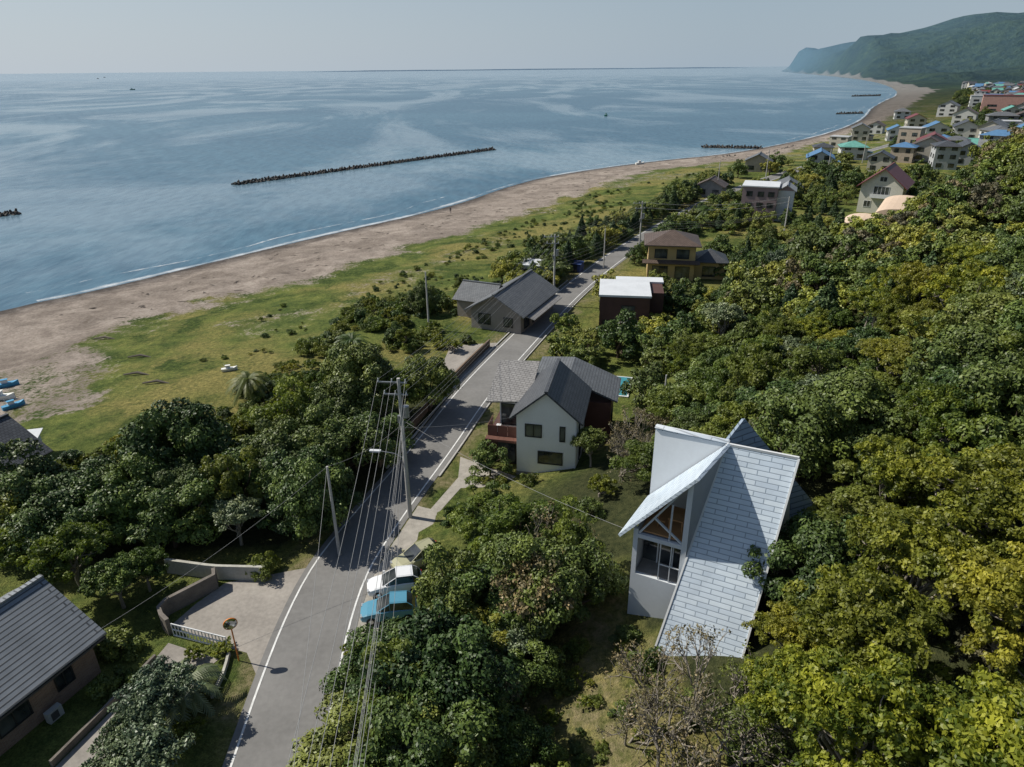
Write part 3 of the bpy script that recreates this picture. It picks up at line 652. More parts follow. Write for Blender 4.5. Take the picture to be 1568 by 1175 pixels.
# ------------------------------------------------------------------ trees
bark=M("bark",(.10,.075,.055),.95,.3,6); barkg=M("pale_bark",(.26,.23,.19),.95,.3,6)
L_dark=leafmat("leaf_dark_green",(.020,.040,.010),(.074,.110,.024),(.12,.124,.03),trans=False,gain=1.4)
L_mid=leafmat("leaf_mid_green",(.034,.058,.012),(.118,.154,.030),(.185,.172,.038))
L_yel=leafmat("leaf_yellow_green",(.042,.066,.010),(.17,.19,.023),(.21,.175,.03),.35,1.25)
L_con=leafmat("leaf_conifer",(.016,.034,.014),(.055,.088,.034),(.06,.085,.035),trans=False)
L_brn=leafmat("leaf_brownish",(.05,.05,.024),(.15,.125,.07),(.16,.12,.07),trans=False)
L_gry=leafmat("leaf_grey_green",(.045,.068,.03),(.14,.175,.09),(.14,.16,.075),.6,trans=False)
L_fmid=leafmat("far_leaf_mid_green",(.034,.058,.012),(.122,.156,.032),(.185,.172,.038),trans=False,gain=1.4)
L_fyel=leafmat("far_leaf_yellow_green",(.045,.068,.012),(.18,.20,.028),(.21,.18,.035),trans=False)
def nrm(a): return a/(np.linalg.norm(a,axis=1)[:,None]+1e-9)
def leaves(rng,C,R,per,size,flat=.8,jit=.6,shell=.68,tv=.45):
    pc=np.maximum(6,(per*(R/np.mean(R))**2)).astype(int)
    idx=np.repeat(np.arange(len(C)),pc); n=len(idx)
    d=nrm(rng.normal(size=(n,3))); d[:,2]=np.where(d[:,2]<-.35,-d[:,2],d[:,2])
    rr=R[idx]*(shell+(1.12-shell)*rng.random(n)**.6)*(1+.16*np.sin(d[:,0]*5+idx)*np.cos(d[:,1]*6+idx*2))
    pos=C[idx]+d*rr[:,None]*np.array([1,1,flat])
    N=nrm(d+np.array([0,0,.25])+rng.normal(size=(n,3))*jit); T=nrm(np.cross(N,rng.normal(size=(n,3)))); Bt=np.cross(N,T)
    l=(size*(.6+.8*rng.random(n)))[:,None]
    V=np.stack([pos-T*l,pos+Bt*l*.55,pos+T*l,pos-Bt*l*.55],1).reshape(-1,3)
    ct=rng.random(len(C))
    tint=np.clip(.5+(ct[idx]-.5)*tv*1.5+(rng.random(n)-.5)*.6,0,1)
    return V,tint
def finish(name,q,V,tint,mats):
    nv=len(q.v); tf=[f for f in q.f if len(f)==4]
    V0=np.array(q.v) if nv else np.zeros((0,3)); F0=np.array(tf) if tf else np.zeros((0,4),int)
    nl=len(V)//4; F1=(np.arange(nl*4)+nv).reshape(-1,4)
    return npmesh(name,np.vstack([V0,V]),np.vstack([F0,F1]).astype(int),mats,mi=np.concatenate([np.zeros(len(F0)),np.ones(nl)]),attr=dict(tint=('FACE',np.concatenate([np.zeros(len(F0)),tint]))))
def limb(q,rng,a,b,r0,r1,n=4,w=.12):
    a=np.array(a,float);b=np.array(b,float);L=np.linalg.norm(b-a)
    P=[a+(b-a)*i/n+(rng.normal(size=3)*w*L*.35 if 0<i<n else 0) for i in range(n+1)]
    P=[p+np.array([0,0,-.1*L*math.sin(math.pi*i/n)]) for i,p in enumerate(P)]
    q.tube(P,[r0+(r1-r0)*i/n for i in range(n+1)],5,0,False); return P
def dense(name,seed,R,Hc,Ht,nc,per,size,lm,cr=.3,open_=0,bk=bark):
    rng=np.random.default_rng(seed); q=MBd(); C=[];
    while len(C)<nc:
        k=len(C)+.5; ph=math.acos(1-1.25*k/nc); th=math.pi*(1+5**.5)*k+rng.uniform(-.6,.6)
        f=rng.uniform(.55,.98)
        lump=1+.25*math.sin(th*2+seed)+.18*math.sin(3*th+seed*2)
        C.append((R*f*lump*math.sin(ph)*math.cos(th),R*f*lump*math.sin(ph)*math.sin(th),Ht+Hc*f*math.cos(ph)*(1+.2*math.sin(th+seed))+rng.normal()*.16*Hc))
    C=np.array(C); RR=R*cr*rng.uniform(.42,1.3,nc)
    V,t_=leaves(rng,C,RR,per,size)
    q.tube([(0,0,-.6),(.1,0,Ht*.5),(0,.1,Ht)],[.05*R+.06,.045*R+.03,.04*R],7,0,False)
    for c in C[::3]: limb(q,rng,(0,0.05,Ht*.6),c,.03*R,.012*R)
    return finish(name,q,V,t_,[bk,lm])
def tufty(name,seed,R,Hc,Ht,nt_,per,size,lm,bk=barkg,tr_=.13):
    rng=np.random.default_rng(seed); q=MBd(); tips=[]
    q.tube([(0,0,-.6),(.15,0,Ht*.5),(0,0,Ht)],[.05*R+.05,.04*R+.03,.035*R],7,0,False)
    for i in range(11):
        th=i*2.4+rng.uniform(-.3,.3); ph=rng.uniform(.15,1.25); f=rng.uniform(.55,.7)
        m1=(R*f*math.sin(ph)*math.cos(th),R*f*math.sin(ph)*math.sin(th),Ht+Hc*f*math.cos(ph))
        limb(q,rng,(0,0,Ht*rng.uniform(.5,1)),m1,.03*R,.015*R,4,.2)
        for j in range(nt_//11):
            d=rng.normal(size=3); d/=np.linalg.norm(d); d[2]=abs(d[2])*.8
            tp=np.array(m1)+d*R*rng.uniform(.18,.5)*np.array([1,1,Hc/R])
            tips.append(tp)
            if j%3==0: limb(q,rng,m1,tp,.011*R,.004*R,3,.15)
    C=np.array(tips); RR=R*tr_*rng.uniform(.6,1.3,len(C))
    V,t_=leaves(rng,C,RR,per,size,.7,.7,.35,.6)
    return finish(name,q,V,t_,[bk,lm])
def conif(name,seed,R,Hh,lm,per=110,size=.14):
    rng=np.random.default_rng(seed); q=MBd(); C=[];RR=[]
    q.tube([(0,0,-.5),(0,0,Hh*.95)],[.16,.03],6,0,False)
    for k in range(90):
        f=(k+.5)/90; z=Hh*(.12+.88*f); rad=R*(1-f)**.75*rng.uniform(.75,1.2); th=k*2.4
        C.append((rad*.75*math.cos(th),rad*.75*math.sin(th),z)); RR.append(max(.16,rad*.42))
        if k%4==0 : limb(q,rng,(0,0,z),C[-1],.04,.01,2)
    V,t_=leaves(rng,np.array(C),np.array(RR),per,size,1.0,.8,.3)
    return finish(name,q,V,t_,[bark,lm])
def bare(name,seed,R,Hh,lm):
    rng=np.random.default_rng(seed); q=MBd(); tips=[]
    def rec(p,d,L,r,dep):
        e=p+d*L; P=[p,p+d*L*.5+rng.normal(size=3)*.08*L,e]; q.tube(P,[r,r*.8,r*.6],4,0,False)
        if dep==0: tips.append(e); return
        for _ in range(3 if dep>1 else 2):
            nd=d+rng.normal(size=3)*.5; nd[2]+=.1; nd/=np.linalg.norm(nd); rec(e,nd,L*rng.uniform(.6,.85),r*.62,dep-1)
    for _ in range(3):
        d=np.array([rng.normal()*.45,rng.normal()*.45,1]); d/=np.linalg.norm(d); rec(np.array([0,0,-.3]),d,Hh*.32,.12,4)
    C=np.array(tips); V,t_=leaves(rng,C,np.full(len(C),.28),9,.07,.8,.8,.2,.6)
    return finish(name,q,V,t_,[barkg,lm])
P_dark=[dense("broadleaf_dark_a",1,3.6,3.2,2.6,66,330,.12,L_dark,.24),dense("broadleaf_dark_b",2,3.3,2.9,2.4,56,340,.12,L_dark,.25),dense("broadleaf_dark_c",3,3.9,2.8,2.8,80,290,.12,L_dark,.21)]
P_mid=[dense("broadleaf_mid_a",4,3.0,3.0,2.4,64,270,.11,L_mid,.22),dense("broadleaf_mid_b",5,2.7,3.6,2.2,56,270,.11,L_mid,.22),tufty("broadleaf_open_a",6,3.0,3.0,2.6,220,75,.11,L_mid),tufty("broadleaf_open_b",16,3.2,2.8,2.4,210,75,.11,L_dark)]
P_yel=[tufty("yellow_green_tree_a",7,3.8,3.2,3.2,420,85,.085,L_yel,tr_=.085),tufty("yellow_green_tree_b",8,3.5,3.4,3.0,400,85,.085,L_yel,tr_=.085)]
P_con=[conif("conifer_a",9,1.7,6.5,L_con),conif("conifer_b",10,2.0,5.2,L_con)]
P_brn=[tufty("brown_twiggy_tree_a",12,2.8,2.6,2.2,150,26,.10,L_brn),bare("bare_tree_a",13,2.5,5.0,L_brn),bare("bare_tree_b",14,2.5,4.4,L_mid)]
P_shr=[dense("shrub_a",20,1.3,1.0,.35,22,140,.085,L_mid,.34),dense("shrub_b",21,1.1,1.1,.3,20,140,.085,L_dark,.34),tufty("shrub_c",22,1.2,1.0,.3,44,50,.085,L_yel)]
P_gry=[tufty("silver_green_tree",30,3.0,2.8,2.4,230,70,.11,L_gry)]
F_dark=[dense("far_broadleaf_dark_a",41,3.5,3.1,2.4,44,110,.2,L_dark,.25),dense("far_broadleaf_dark_b",42,3.2,3.2,2.3,40,110,.2,L_dark,.25)]
F_mid=[dense("far_broadleaf_mid_a",43,3.1,3.0,2.3,44,110,.18,L_fmid,.23),dense("far_broadleaf_mid_b",44,2.8,3.4,2.2,40,110,.18,L_fmid,.24),dense("far_broadleaf_mid_c",45,3.3,2.6,2.2,48,100,.18,L_fyel,.21)]
F_brn=[dense("far_brownish_tree",46,2.9,2.5,2.0,50,70,.16,L_brn,.2)]
def place(protos,x,y,sc,name,parent=None,rng=random,zs=None,z=None):
    me=rng.choice(protos); ob=bpy.data.objects.new(name,me); COL.objects.link(ob)
    ob.location=(x,y,hz(x,y) if z is None else z); ob.rotation_euler=(rng.uniform(-.09,.09),rng.uniform(-.09,.09),rng.uniform(0,6.28)); k=sc*rng.uniform(.9,1.1)
    ob.scale=(k*rng.uniform(.88,1.12),k*rng.uniform(.88,1.12),k*(zs or rng.uniform(.78,1.28)))
    if parent: ob.parent=parent
    return ob
R2=random.Random(21)
def scatter(parent_name,child,px_poly,spacing,chooser,scale,excl=None,world_poly=None,jit=.45):
    P=world_poly or [p[:2] for p in GP(px_poly)]
    xs=[p[0] for p in P]; ys=[p[1] for p in P]; e=empty(parent_name)
    X=[];Y=[]
    y=min(ys)
    while y<max(ys):
        x=min(xs)
        while x<max(xs):
            X.append(x+R2.uniform(-jit,jit)*spacing); Y.append(y+R2.uniform(-jit,jit)*spacing); x+=spacing
        y+=spacing*.87
    X=np.array(X);Y=np.array(Y); k=pip(X,Y,P); X=X[k];Y=Y[k]
    h,s,r,hl,mt=terrain(X,Y,True); k=np.abs(r)>3.0
    if excl: k&=excl(X,Y,hl,s,r)
    for x,y,z in zip(X[k],Y[k],h[k]):
        place(chooser(x,y),x,y,R2.uniform(*scale),child,e,R2,z=z)
    return e
# left forest
scatter("left_woodland","woodland_tree",LF_px,3.7,lambda x,y:P_dark if R2.random()<.8 else P_mid,(.74,1.05))
BELT=[(-40,750),(150,690),(330,630),(420,575),(500,505),(560,465),(700,455),(735,505),(690,560),(640,600),(600,612),(450,655),(300,715),(130,765),(-40,790)]
scatter("shrub_belt","belt_shrub",BELT,2.0,lambda x,y:P_shr,(.55,1.2),lambda X,Y,h,s,r:(fbm(X/9,Y/9,2)>.29)&(r<-4))
scatter("shrub_belt","belt_tree",[(600,480),(700,440),(750,500),(700,560),(620,590),(540,560)],5.4,lambda x,y:P_mid+P_dark,(.34,.55),lambda X,Y,h,s,r:(fbm(X/9,Y/9,2)>.3)&(r<-5))
# keep-out discs for buildings
KO=[(10,31,5.2),(13.5,34,5.5),(9,35,6),(3,53.5,5.5),(6,60,6),(-1,56,4)]+[(a,b_,r) for a,b_,r in HOUSES]
for a,b_,r in [(950,500,7),(775,470,8),(760,490,7),(1050,415,7.5),(1000,425,6),(1175,330,8),(955,590,3.5),(820,760,4),(840,770,3.5)]:
    x,y,_=G(a,b_); KO.append((x,y,r))
for (bx_,by_,w_) in ((RH[0]+3,RH[1]+1,9),(TH[0]+4,TH[1]+2,8),(TH[0]+9,TH[1]+8,10)):
    KO.append((bx_,by_,w_))
for (bx_,by_) in ((RH[0]+2,RH[1]-2),(RH[0]+7,RH[1]-4),(TH[0]+2,TH[1]-2),(TH[0]+8,TH[1]-5),(TH[0]+12,TH[1]-6)):
    for f in (.97,.93,.89,.85): KO.append((bx_*f,by_*f,6.0))
def okk(X,Y):
    k=np.ones(X.shape,bool)
    for a,b_,r in KO: k&=((X-a)**2+(Y-b_)**2>r*r)
    return k
def hill_ex(X,Y,hl,s,r):
    return okk(X,Y)&(hl>.9)&~pip(X,Y,CLEAR)&(np.abs(X)<.83*Y+8)&~((X>4)&(X<17)&(Y<27))&(Y<190)
def hill_ch(x,y):
    n=float(fbm(np.array([x/14.]),np.array([y/14.+7]),2)[0]); u=R2.random(); fr=y>68
    if n<.31: return ((F_brn if fr else P_brn) if u<.5 else (F_mid if fr else P_mid))
    if n>.51: return (F_dark if fr else P_dark) if u<.65 else (F_mid if fr else P_mid)
    if u<.08: return P_con if fr else P_mid
    if u<.22: return F_mid[2:] if fr else P_yel
    if u<.26: return P_gry
    if u<.30: return F_brn
    if fr: return F_mid if u<.72 else F_dark
    return P_mid if u<.72 else P_dark
scatter("hillside_forest","hillside_tree",None,3.05,hill_ch,(.45,.98),hill_ex,world_poly=[(-8,8),(150,8),(230,205),(-8,205)])
# village greenery
def vil(X,Y,hl,s,r): return okk(X,Y)&(hl<=.9)&(((r>5)&(Y>48))|((r<-5)&(r>-13)&(Y>80)))&(fbm(X/8,Y/8,2)>.3)&(s>60)&~((X>-3)&(X<8)&(Y<50))
scatter("village_trees","village_tree",None,3.4,lambda x,y:R2.choice([F_mid,F_dark,P_con if y>95 else F_mid,P_shr,F_mid]),(.42,.75),vil,world_poly=[(-12,46),(30,46),(140,200),(60,215),(0,130)])
scatter("town_trees","town_tree",None,8.5,lambda x,y:R2.choice([F_mid,F_dark]),(.5,1.05),lambda X,Y,hl,s,r:okk(X,Y)&(s>66)&(X<.75*Y)&(fbm(X/24,Y/24,2)>.34),world_poly=[(40,200),(150,190),(700,950),(430,950)])
scatter("dune_scrub","dune_shrub",[(190,600),(330,540),(420,470),(640,410),(900,300),(1090,262),(1150,290),(1000,330),(850,400),(700,450),(540,470),(480,520),(400,580)],2.6,lambda x,y:P_shr,(.12,.6),lambda X,Y,h,s,r:(fbm(X/10,Y/10,3)>.445)&(r<-4))
scatter("clearing_undergrowth","undergrowth_tuft",None,1.25,lambda x,y:P_shr,(.12,.45),lambda X,Y,h,s,r:(fbm(X/3,Y/3,3)>.44),world_poly=CLEAR)
# roadside hedge trees beyond the bungalow
hedge=empty("roadside_hedge"); hr=offs(rs,-4.2)
for i in range(len(hr)):
    if 100<hr[i][1]<185 and i%2==0: place(R2.choice([P_con,F_dark,P_con,F_mid]),hr[i][0]+R2.uniform(-1,.3),hr[i][1],R2.uniform(.5,.8),"hedge_tree",hedge,R2)
hr=offs(rs,4.6)
for i in range(len(hr)):
    if 118<hr[i][1]<185 and i%2==0: place(R2.choice([F_dark,F_mid]),hr[i][0],hr[i][1],R2.uniform(.4,.65),"hedge_tree",hedge,R2)
# individually placed trees
def T(px,py,protos,sc,name,zs=None):
    x,y,z=G(px,py); return place(protos,x,y,sc,name,None,R2,zs,z)
for a,b_,sc in [(600,1075,.68),(620,1150,.8),(560,1230,.8),(660,1050,.76),(705,985,.72),(735,1030,.8),(690,1110,.85),(640,1240,.9),(775,960,.85),(830,930,.85),(800,870,.85),(745,890,.65),(880,900,.8),(850,960,.75),(700,1200,.6),(780,1060,.65),(780,1180,.5)]:
    T(a,b_,R2.choice([P_dark,P_mid[:2],P_mid,P_dark]),sc,"broadleaf_tree")
for a,b_,sc in [(260,1110,.7),(235,1160,.6),(240,1230,.8),(690,1080,.7),(370,835,.6),(800,1010,.6),(650,1190,.7)]: T(a,b_,P_gry,sc,"silver_leaf_tree")
for a,b_,sc in [(160,1065,.8),(195,1045,.7),(340,1000,.7),(300,1010,.6),(520,1130,.8),(500,1200,1.),(545,1010,.7),(705,790,.8),(690,800,.6),(745,742,.7),(765,742,.5),(810,742,.6),(920,760,1.1),(900,790,1.),(400,880,.8),(180,1000,1.1),(290,1140,.9),(880,1000,.6),(930,900,.7),(960,980,.6),(860,1060,.5),(990,1030,.8),(840,1110,.6),(640,985,.7),(655,955,.6)]: T(a,b_,P_shr,sc,"garden_shrub")
for a,b_,sc in [(60,870,.9),(130,905,.8),(190,930,.7),(15,840,1.),(230,905,.6)]: T(a,b_,P_mid+P_brn[:1],sc,"garden_tree")
for a,b_,sc in [(1050,1130,.95),(1100,1180,1.1),(1000,1090,.7),(1010,1190,.9),(1140,1120,1.0),(960,1140,.7)]: T(a,b_,P_brn[1:],sc,"bare_branch_tree")
for a,b_,sc in [(1250,520,1.0),(1205,500,.8),(1345,520,.8),(1090,520,.7),(1410,470,.9)]: T(a,b_,P_con,sc,"conifer_tree",1.2)
for x,y,sc in [(14.0,21.0,1.0),(17.5,24,1.05),(12.2,16.5,1.0),(19.5,20,1.1),(16,16,1.05),(22,26,1.0),(15.8,12,1.1),(9.5,15.0,.6),(11.6,20.3,.8),(12.9,23.6,.72),(20,31,.85),(24,33,.9)]:
    place(P_yel,x,y,sc,"yellow_green_tree",None,R2)
# palms
def palm(px,py,hh):
    x,y,z=G(px,py); q=MBd(); rng=random.Random(px)
    q.tube([(0,0,-.3),(.1,0,hh*.5),(0,0,hh)],[.22,.17,.2],8,0)
    for i in range(34):
        th=i*2.4; up=rng.uniform(-.2,1.1); L=rng.uniform(2.0,2.6); P=[]
        for k in range(7):
            f=k/6; P.append(Vector((math.cos(th)*L*f*math.cos(up*.7),math.sin(th)*L*f*math.cos(up*.7),hh+L*f*math.sin(up)-1.1*L*f*f*.6)))
        for k in range(6):
            a,b_=P[k],P[k+1]; sd=Vector((-math.sin(th),math.cos(th),0))
            for m_ in range(3):
                p=a.lerp(b_,m_/3); l=.42*(1-.5*k/6)
                for sg in (-1,1):
                    e=p+sd*sg*l+(b_-a).normalized()*.22+Vector((0,0,-.14)); w=(b_-a)*.16
                    q.add([p-w,p+w,e+w*.4,e-w*.4],[(0,1,2,3)],1)
    o=q.build("palm_tree",[bark,L_gry if hh<2 else L_mid],uv=False); o.location=(x,y,z)
palm(545,575,4.2); palm(385,612,2.4); palm(285,1075,1.3); palm(1080,345,3.5); palm(1125,345,3.5)
# ------------------------------------------------------------------ utility poles & wires
polem=M("pole_concrete",(.42,.41,.39),.85,.15,2); metal=M("galvanised_metal",(.3,.31,.32),.45,.15,3,.6); lampw=M("lamp_shell",(.6,.62,.63),.4,.1)
x0,y0=S(628,792)
def pole(name,x,y,h,arms=True,lamp=False,z=None,yaw=0):
    z=hz(x,y) if z is None else z; q=MBd(); q.tube([(0,0,-.4),(0,0,h)],[.17*h/12+.03,.10*h/12+.02],10,0)
    if arms:
        for zz,l,off in ((h-.35,1.1,-.5),(h-1.3,.9,-.3)):
            q.box(off-l,off+l,-.05,.05,zz-.05,zz+.05,1)
            for a in (off-l+.1,off,off+l-.1): q.tube([(a,0,zz+.05),(a,0,zz+.3)],[.05,.035],6,2)
        q.tube([(.38,0,h-3.1),(.38,0,h-2.2)],[.24,.24],10,1); q.box(0,.35,-.05,.05,h-2.9,h-2.8,1)
        q.box(-.28,-.14,-.12,.12,h-3.6,h-3.0,1)
        for k in range(14): 
            zz=2+k*.45
            if zz<h-3: q.box(-.22 if k%2 else .0,0 if k%2 else .22,-.012,.012,zz,zz+.025,1)
    if lamp:
        q.tube([(0,0,5.3),(-.8,0,5.75),(-1.9,0,5.9)],[.035,.03,.03],6,1); q.box(-2.7,-1.85,-.14,.14,5.84,5.95,2); q.box(-2.6,-1.95,-.1,.1,5.79,5.838,2)
    o=q.build(name,[polem,metal,lampw],uv=False); o.location=(x,y,z); o.rotation_euler=(0,0,yaw); return Vector((x,y,z+h))
p1=pole("utility_pole",x0,y0,12,True,True,0,-.12)
p0=Vector((-5.2,3.5,12)); pole("utility_pole",p0.x,p0.y,11,True,False,1.0,-.12)
xa,ya=S(848,467); p2=pole("utility_pole",xa,ya,10.5,True)
xb,yb,_=G(978,392); p3=pole("utility_pole",xb,yb,10,True)
xc,yc,_=G(1198,372); p4=pole("utility_pole",xc,yc,9,False)
for a,b_,h in [(657,505,8),(924,412,7),(1012,665,6),(1097,300,9),(1172,275,9),(1265,275,9),(1320,250,9)]:
    x,y,z=G(a,b_); pole("slender_pole",x,y,h,False,False,z)
xs,ys=S(520,850); ps=pole("slender_pole",xs,ys,7.5,False,False,0)
cu=bpy.data.curves.new("overhead_wires",'CURVE'); cu.dimensions='3D'; cu.bevel_depth=.011; cu.bevel_resolution=0
def wire(a,b_,sag=.6):
    n=14; sp=cu.splines.new('POLY'); sp.points.add(n)
    for i in range(n+1):
        f=i/n; p=Vector(a).lerp(Vector(b_),f); sp.points[i].co=(p.x,p.y,p.z-4*sag*f*(1-f),1)
for o,dz in ((-1.5,-.1),(-.5,-.1),(.5,-.1),(-1.1,-1.0),(-.3,-1.0),(.5,-1.0),(.15,-3.2),(.15,-3.7),(-.15,-4.4),(.1,-5.0)):
    A=p1+Vector((o,0,dz)); wire(A,p0+Vector((o,0,dz)),.9); wire(A,p2+Vector((o*.9,0,dz)),.9); wire(p2+Vector((o*.9,0,dz)),p3+Vector((o*.9,0,dz)),.8); wire(p3+Vector((o*.9,0,dz)),p4+Vector((o*.5,0,max(dz,-3))),1)
wire(p1+Vector((0,0,-4)),(1.0,51,5.6),.3); wire(p1+Vector((-.3,0,-4)),ps,.4); wire(ps,(-24,29,3.2),.5); wire(p1+Vector((0,0,-5)),(-7.0,30,3.0),.3)
wire(ps,p0+Vector((-.6,0,-3)),.5); wire(p1+Vector((.1,0,-3.4)),(6.4,30.5,9.0),.5)
wo=bpy.data.objects.new("overhead_wires",cu); COL.objects.link(wo); cu.materials.append(M("cable_grey",(.3,.3,.3),.6,.1))
# traffic mirror
xm,ym=S(366,1012); q=MBd(); q.tube([(0,0,-.2),(0,0,2.9)],[.04,.04],8,0)
q.tube([(0,-.02,2.95),(0,-.09,2.95)],[.40,.40],20,0); q.tube([(0,-.091,2.95),(0,-.13,2.95),(0,-.15,2.95)],[.36,.25,.05],20,1)
o=q.build("traffic_mirror",[M("orange_post",(.6,.2,.04),.5),M("mirror_glass",(.5,.53,.55),.08,.03,1,1)],uv=False); o.location=(xm,ym,0); o.rotation_euler=(0,0,.5)
# ------------------------------------------------------------------ cars
rub=M("tyre_rubber",(.02,.02,.02),.8,.1)
def car(px,py,col,yaw,nm="parked_car",L=3.7,W=1.5,Hc=1.5):
    x,y=S(px,py); q=MBd(); h=L/2
    st=[(-h,.42,.70,.58),(-h+.06,.26,.86,.69),(-h+.35,.22,.92,.75),(-h+1.2,.22,.95,.775),(0,.22,.95,.775),(h-1.05,.22,.92,.77),(h-.45,.22,.82,.75),(h-.1,.26,.70,.68),(h,.38,.6,.56)]
    vs=[]
    for (a,zl,zb,w) in st:
        w=w*W/1.55; vs+=[(a,-w*.93,zl),(a,-w,zl+.15),(a,-w,(zl+zb)/2+.08),(a,-w*.95,zb-.05),(a,-w*.82,zb),(a,w*.82,zb),(a,w*.95,zb-.05),(a,w,(zl+zb)/2+.08),(a,w,zl+.15),(a,w*.93,zl)]
    N=10; fs=[]
    for i in range(len(st)-1):
        for k in range(N): k2=(k+1)%N; fs.append((i*N+k,i*N+k2,(i+1)*N+k2,(i+1)*N+k))
    fs+=[tuple(range(N)),tuple(len(vs)-N+k for k in reversed(range(N)))]
    q.add(vs,fs,0)
    k=W/1.55; secs=[(-h+.10,.90,.64),(-h+.30,1.22,.60),(-h+.62,Hc-.05,.55),(-.1,Hc,.56),(h-1.95,Hc-.06,.55),(h-1.5,1.2,.60),(h-1.0,.90,.65)]
    vs=[]; 
    for a,z,w in secs: w*=k; zb=.86; vs+=[(a,-.68*k,zb),(a,-w,z-.05),(a,-w*.82,z),(a,w*.82,z),(a,w,z-.05),(a,.68*k,zb)]
    fs=[];gl=[]
    for i in range(len(secs)-1):
        for kk in range(5):
            f=(i*6+kk,i*6+kk+1,(i+1)*6+kk+1,(i+1)*6+kk)
            (fs if (2<=i<=3 and kk in (1,2,3)) else gl).append(f)
    q.add(vs,gl,1); q.add(vs,fs,0)
    for sg in (-1,1):
        for i in (1,3,5):
            a,z,w=secs[i]; q.tube([(a,sg*.69*k,.88),(a,sg*(w*k+.012),z-.06)],[.03,.03],4,0)
        q.tube([(a_,sg*(w_*k+.0),z_-.04) for a_,z_,w_ in secs],[.03]*7,4,0)
        for a in (-h+.62,h-.68):
            q.tube([(a,sg*(W/2-.2),.3),(a,sg*(W/2+.015),.3)],[.3,.3],16,2); q.tube([(a,sg*(W/2+.016),.3),(a,sg*(W/2+.03),.3)],[.17,.15],12,3)
        q.box(h-1.25,h-1.1,sg*.8-.07,sg*.8+.07,.92,1.05,0)
        q.box(h-.16,h-.02,sg*.5-.14,sg*.5+.14,.58,.70,3); q.box(-h+.0,-h+.06,sg*.56-.08,sg*.56+.08,.6,.84,4)
    q.box(-h-.01,-h+.02,-.18,.18,.45,.57,3)
    ob=q.build(nm,[M("car_paint_%s"%nm+str(px),col,.3,.03,1,spec=.6),GLASS,rub,M("bright_trim",(.55,.55,.55),.3,.05,1,.5),M("tail_light",(.4,.02,.02),.4)],uv=False)
    ob.location=(x,y,.02); ob.rotation_euler=(0,0,math.radians(yaw))
car(606,903,(.75,.76,.77),192); car(597,943,(.09,.27,.38),188,L=3.6); car(640,864,(.36,.35,.22),215)
# ------------------------------------------------------------------ breakwaters
bw=M("breakwater_concrete",(.07,.065,.06),.95,.35,.6)
def breakwater(a,b_,rows=3,sz=1.0,mat=bw,name="tetrapod_breakwater",gap=1.5):
    a=Vector((*S(*a,SEA),0)); b_=Vector((*S(*b_,SEA),0)); q=MBd(); L=(b_-a).length; n=int(L/gap); d=(b_-a)/L; sd=Vector((d.y,-d.x,0)); rr=random.Random(3)
    for i in range(n):
        for k in range(rows):
            c=a+d*(i*gap+rr.uniform(-.4,.4))+sd*((k-(rows-1)/2)*1.3+rr.uniform(-.3,.3)); c.z=SEA+(.45 if k==rows//2 else 0)+rr.uniform(-.2,.2)
            M3=Euler((rr.uniform(0,6),rr.uniform(0,6),rr.uniform(0,6))).to_matrix()
            for dv in ((0,0,1),(.94,0,-.33),(-.47,.82,-.33),(-.47,-.82,-.33)):
                e=M3@Vector(dv)*sz; q.tube([c,c+e],[.42*sz,.27*sz],5,0)
    q.build(name,[mat],uv=False)
breakwater((362,283),(758,229)); breakwater((-60,338),(40,326)); breakwater((1078,226),(1172,228),3,1.2)
breakwater((1168,240),(1215,226),2,1.0,gap=2.2); breakwater((1283,175),(1325,174),2,1.6,gap=2.5); breakwater((1306,148),(1352,147),2,2,gap=3)
breakwater((1095,245),(1140,240),1,1.0,gap=2.5)
# boats
def boat(px,py,L,col,z=SEA,yaw=20,ground_=False):
    if ground_: x,y,z=G(px,py); z+=.1
    else: x,y=S(px,py,SEA)
    q=MBd(); st=[(-.5,.13,.0),(-.3,.16,0),(0,.17,0),(.3,.12,.02),(.5,.01,.08)]; vs=[]
    for a,w,dz in st: vs+=[(a*L,-w*L,(.16+dz)*L),(a*L,-w*L*.6,-.03*L),(a*L,w*L*.6,-.03*L),(a*L,w*L,(.16+dz)*L)]
    fs=[(i*4+k,i*4+k+1,i*4+k+5,i*4+k+4) for i in range(4) for k in range(3)]+[(0,3,2,1)]+[(i*4+3,i*4,i*4+4,i*4+7) for i in range(4)]
    q.add(vs,fs,0); q.box(-.22*L,.05*L,-.08*L,.08*L,.165*L,.34*L,1); q.box(-.25*L,.08*L,-.1*L,.1*L,.34*L,.36*L,0); q.tube([(-.3*L,0,.16*L),(-.3*L,0,.5*L)],[.01*L,.008*L],5,1)
    o=q.build("fishing_boat",[col,lampw],uv=False); o.location=(x,y,z); o.rotation_euler=(0,0,math.radians(yaw))
gb=M("boat_green",(.05,.2,.14),.5); bb=M("boat_blue",(.08,.3,.5),.5)
boat(203,138,11,gb); boat(928,178,7,gb,yaw=70); boat(160,119,16,bw); boat(150,121,14,bw,yaw=0)
boat(12,592,2.4,bb,yaw=30,ground_=True); boat(4,612,2.8,whitew,yaw=10,ground_=True); boat(22,624,2.2,bb,yaw=50,ground_=True); boat(352,568,1.8,whitew,yaw=20,ground_=True); boat(980,252,4,whitew,ground_=True)
boat(30,700,2,whitew,yaw=10,ground_=True); 
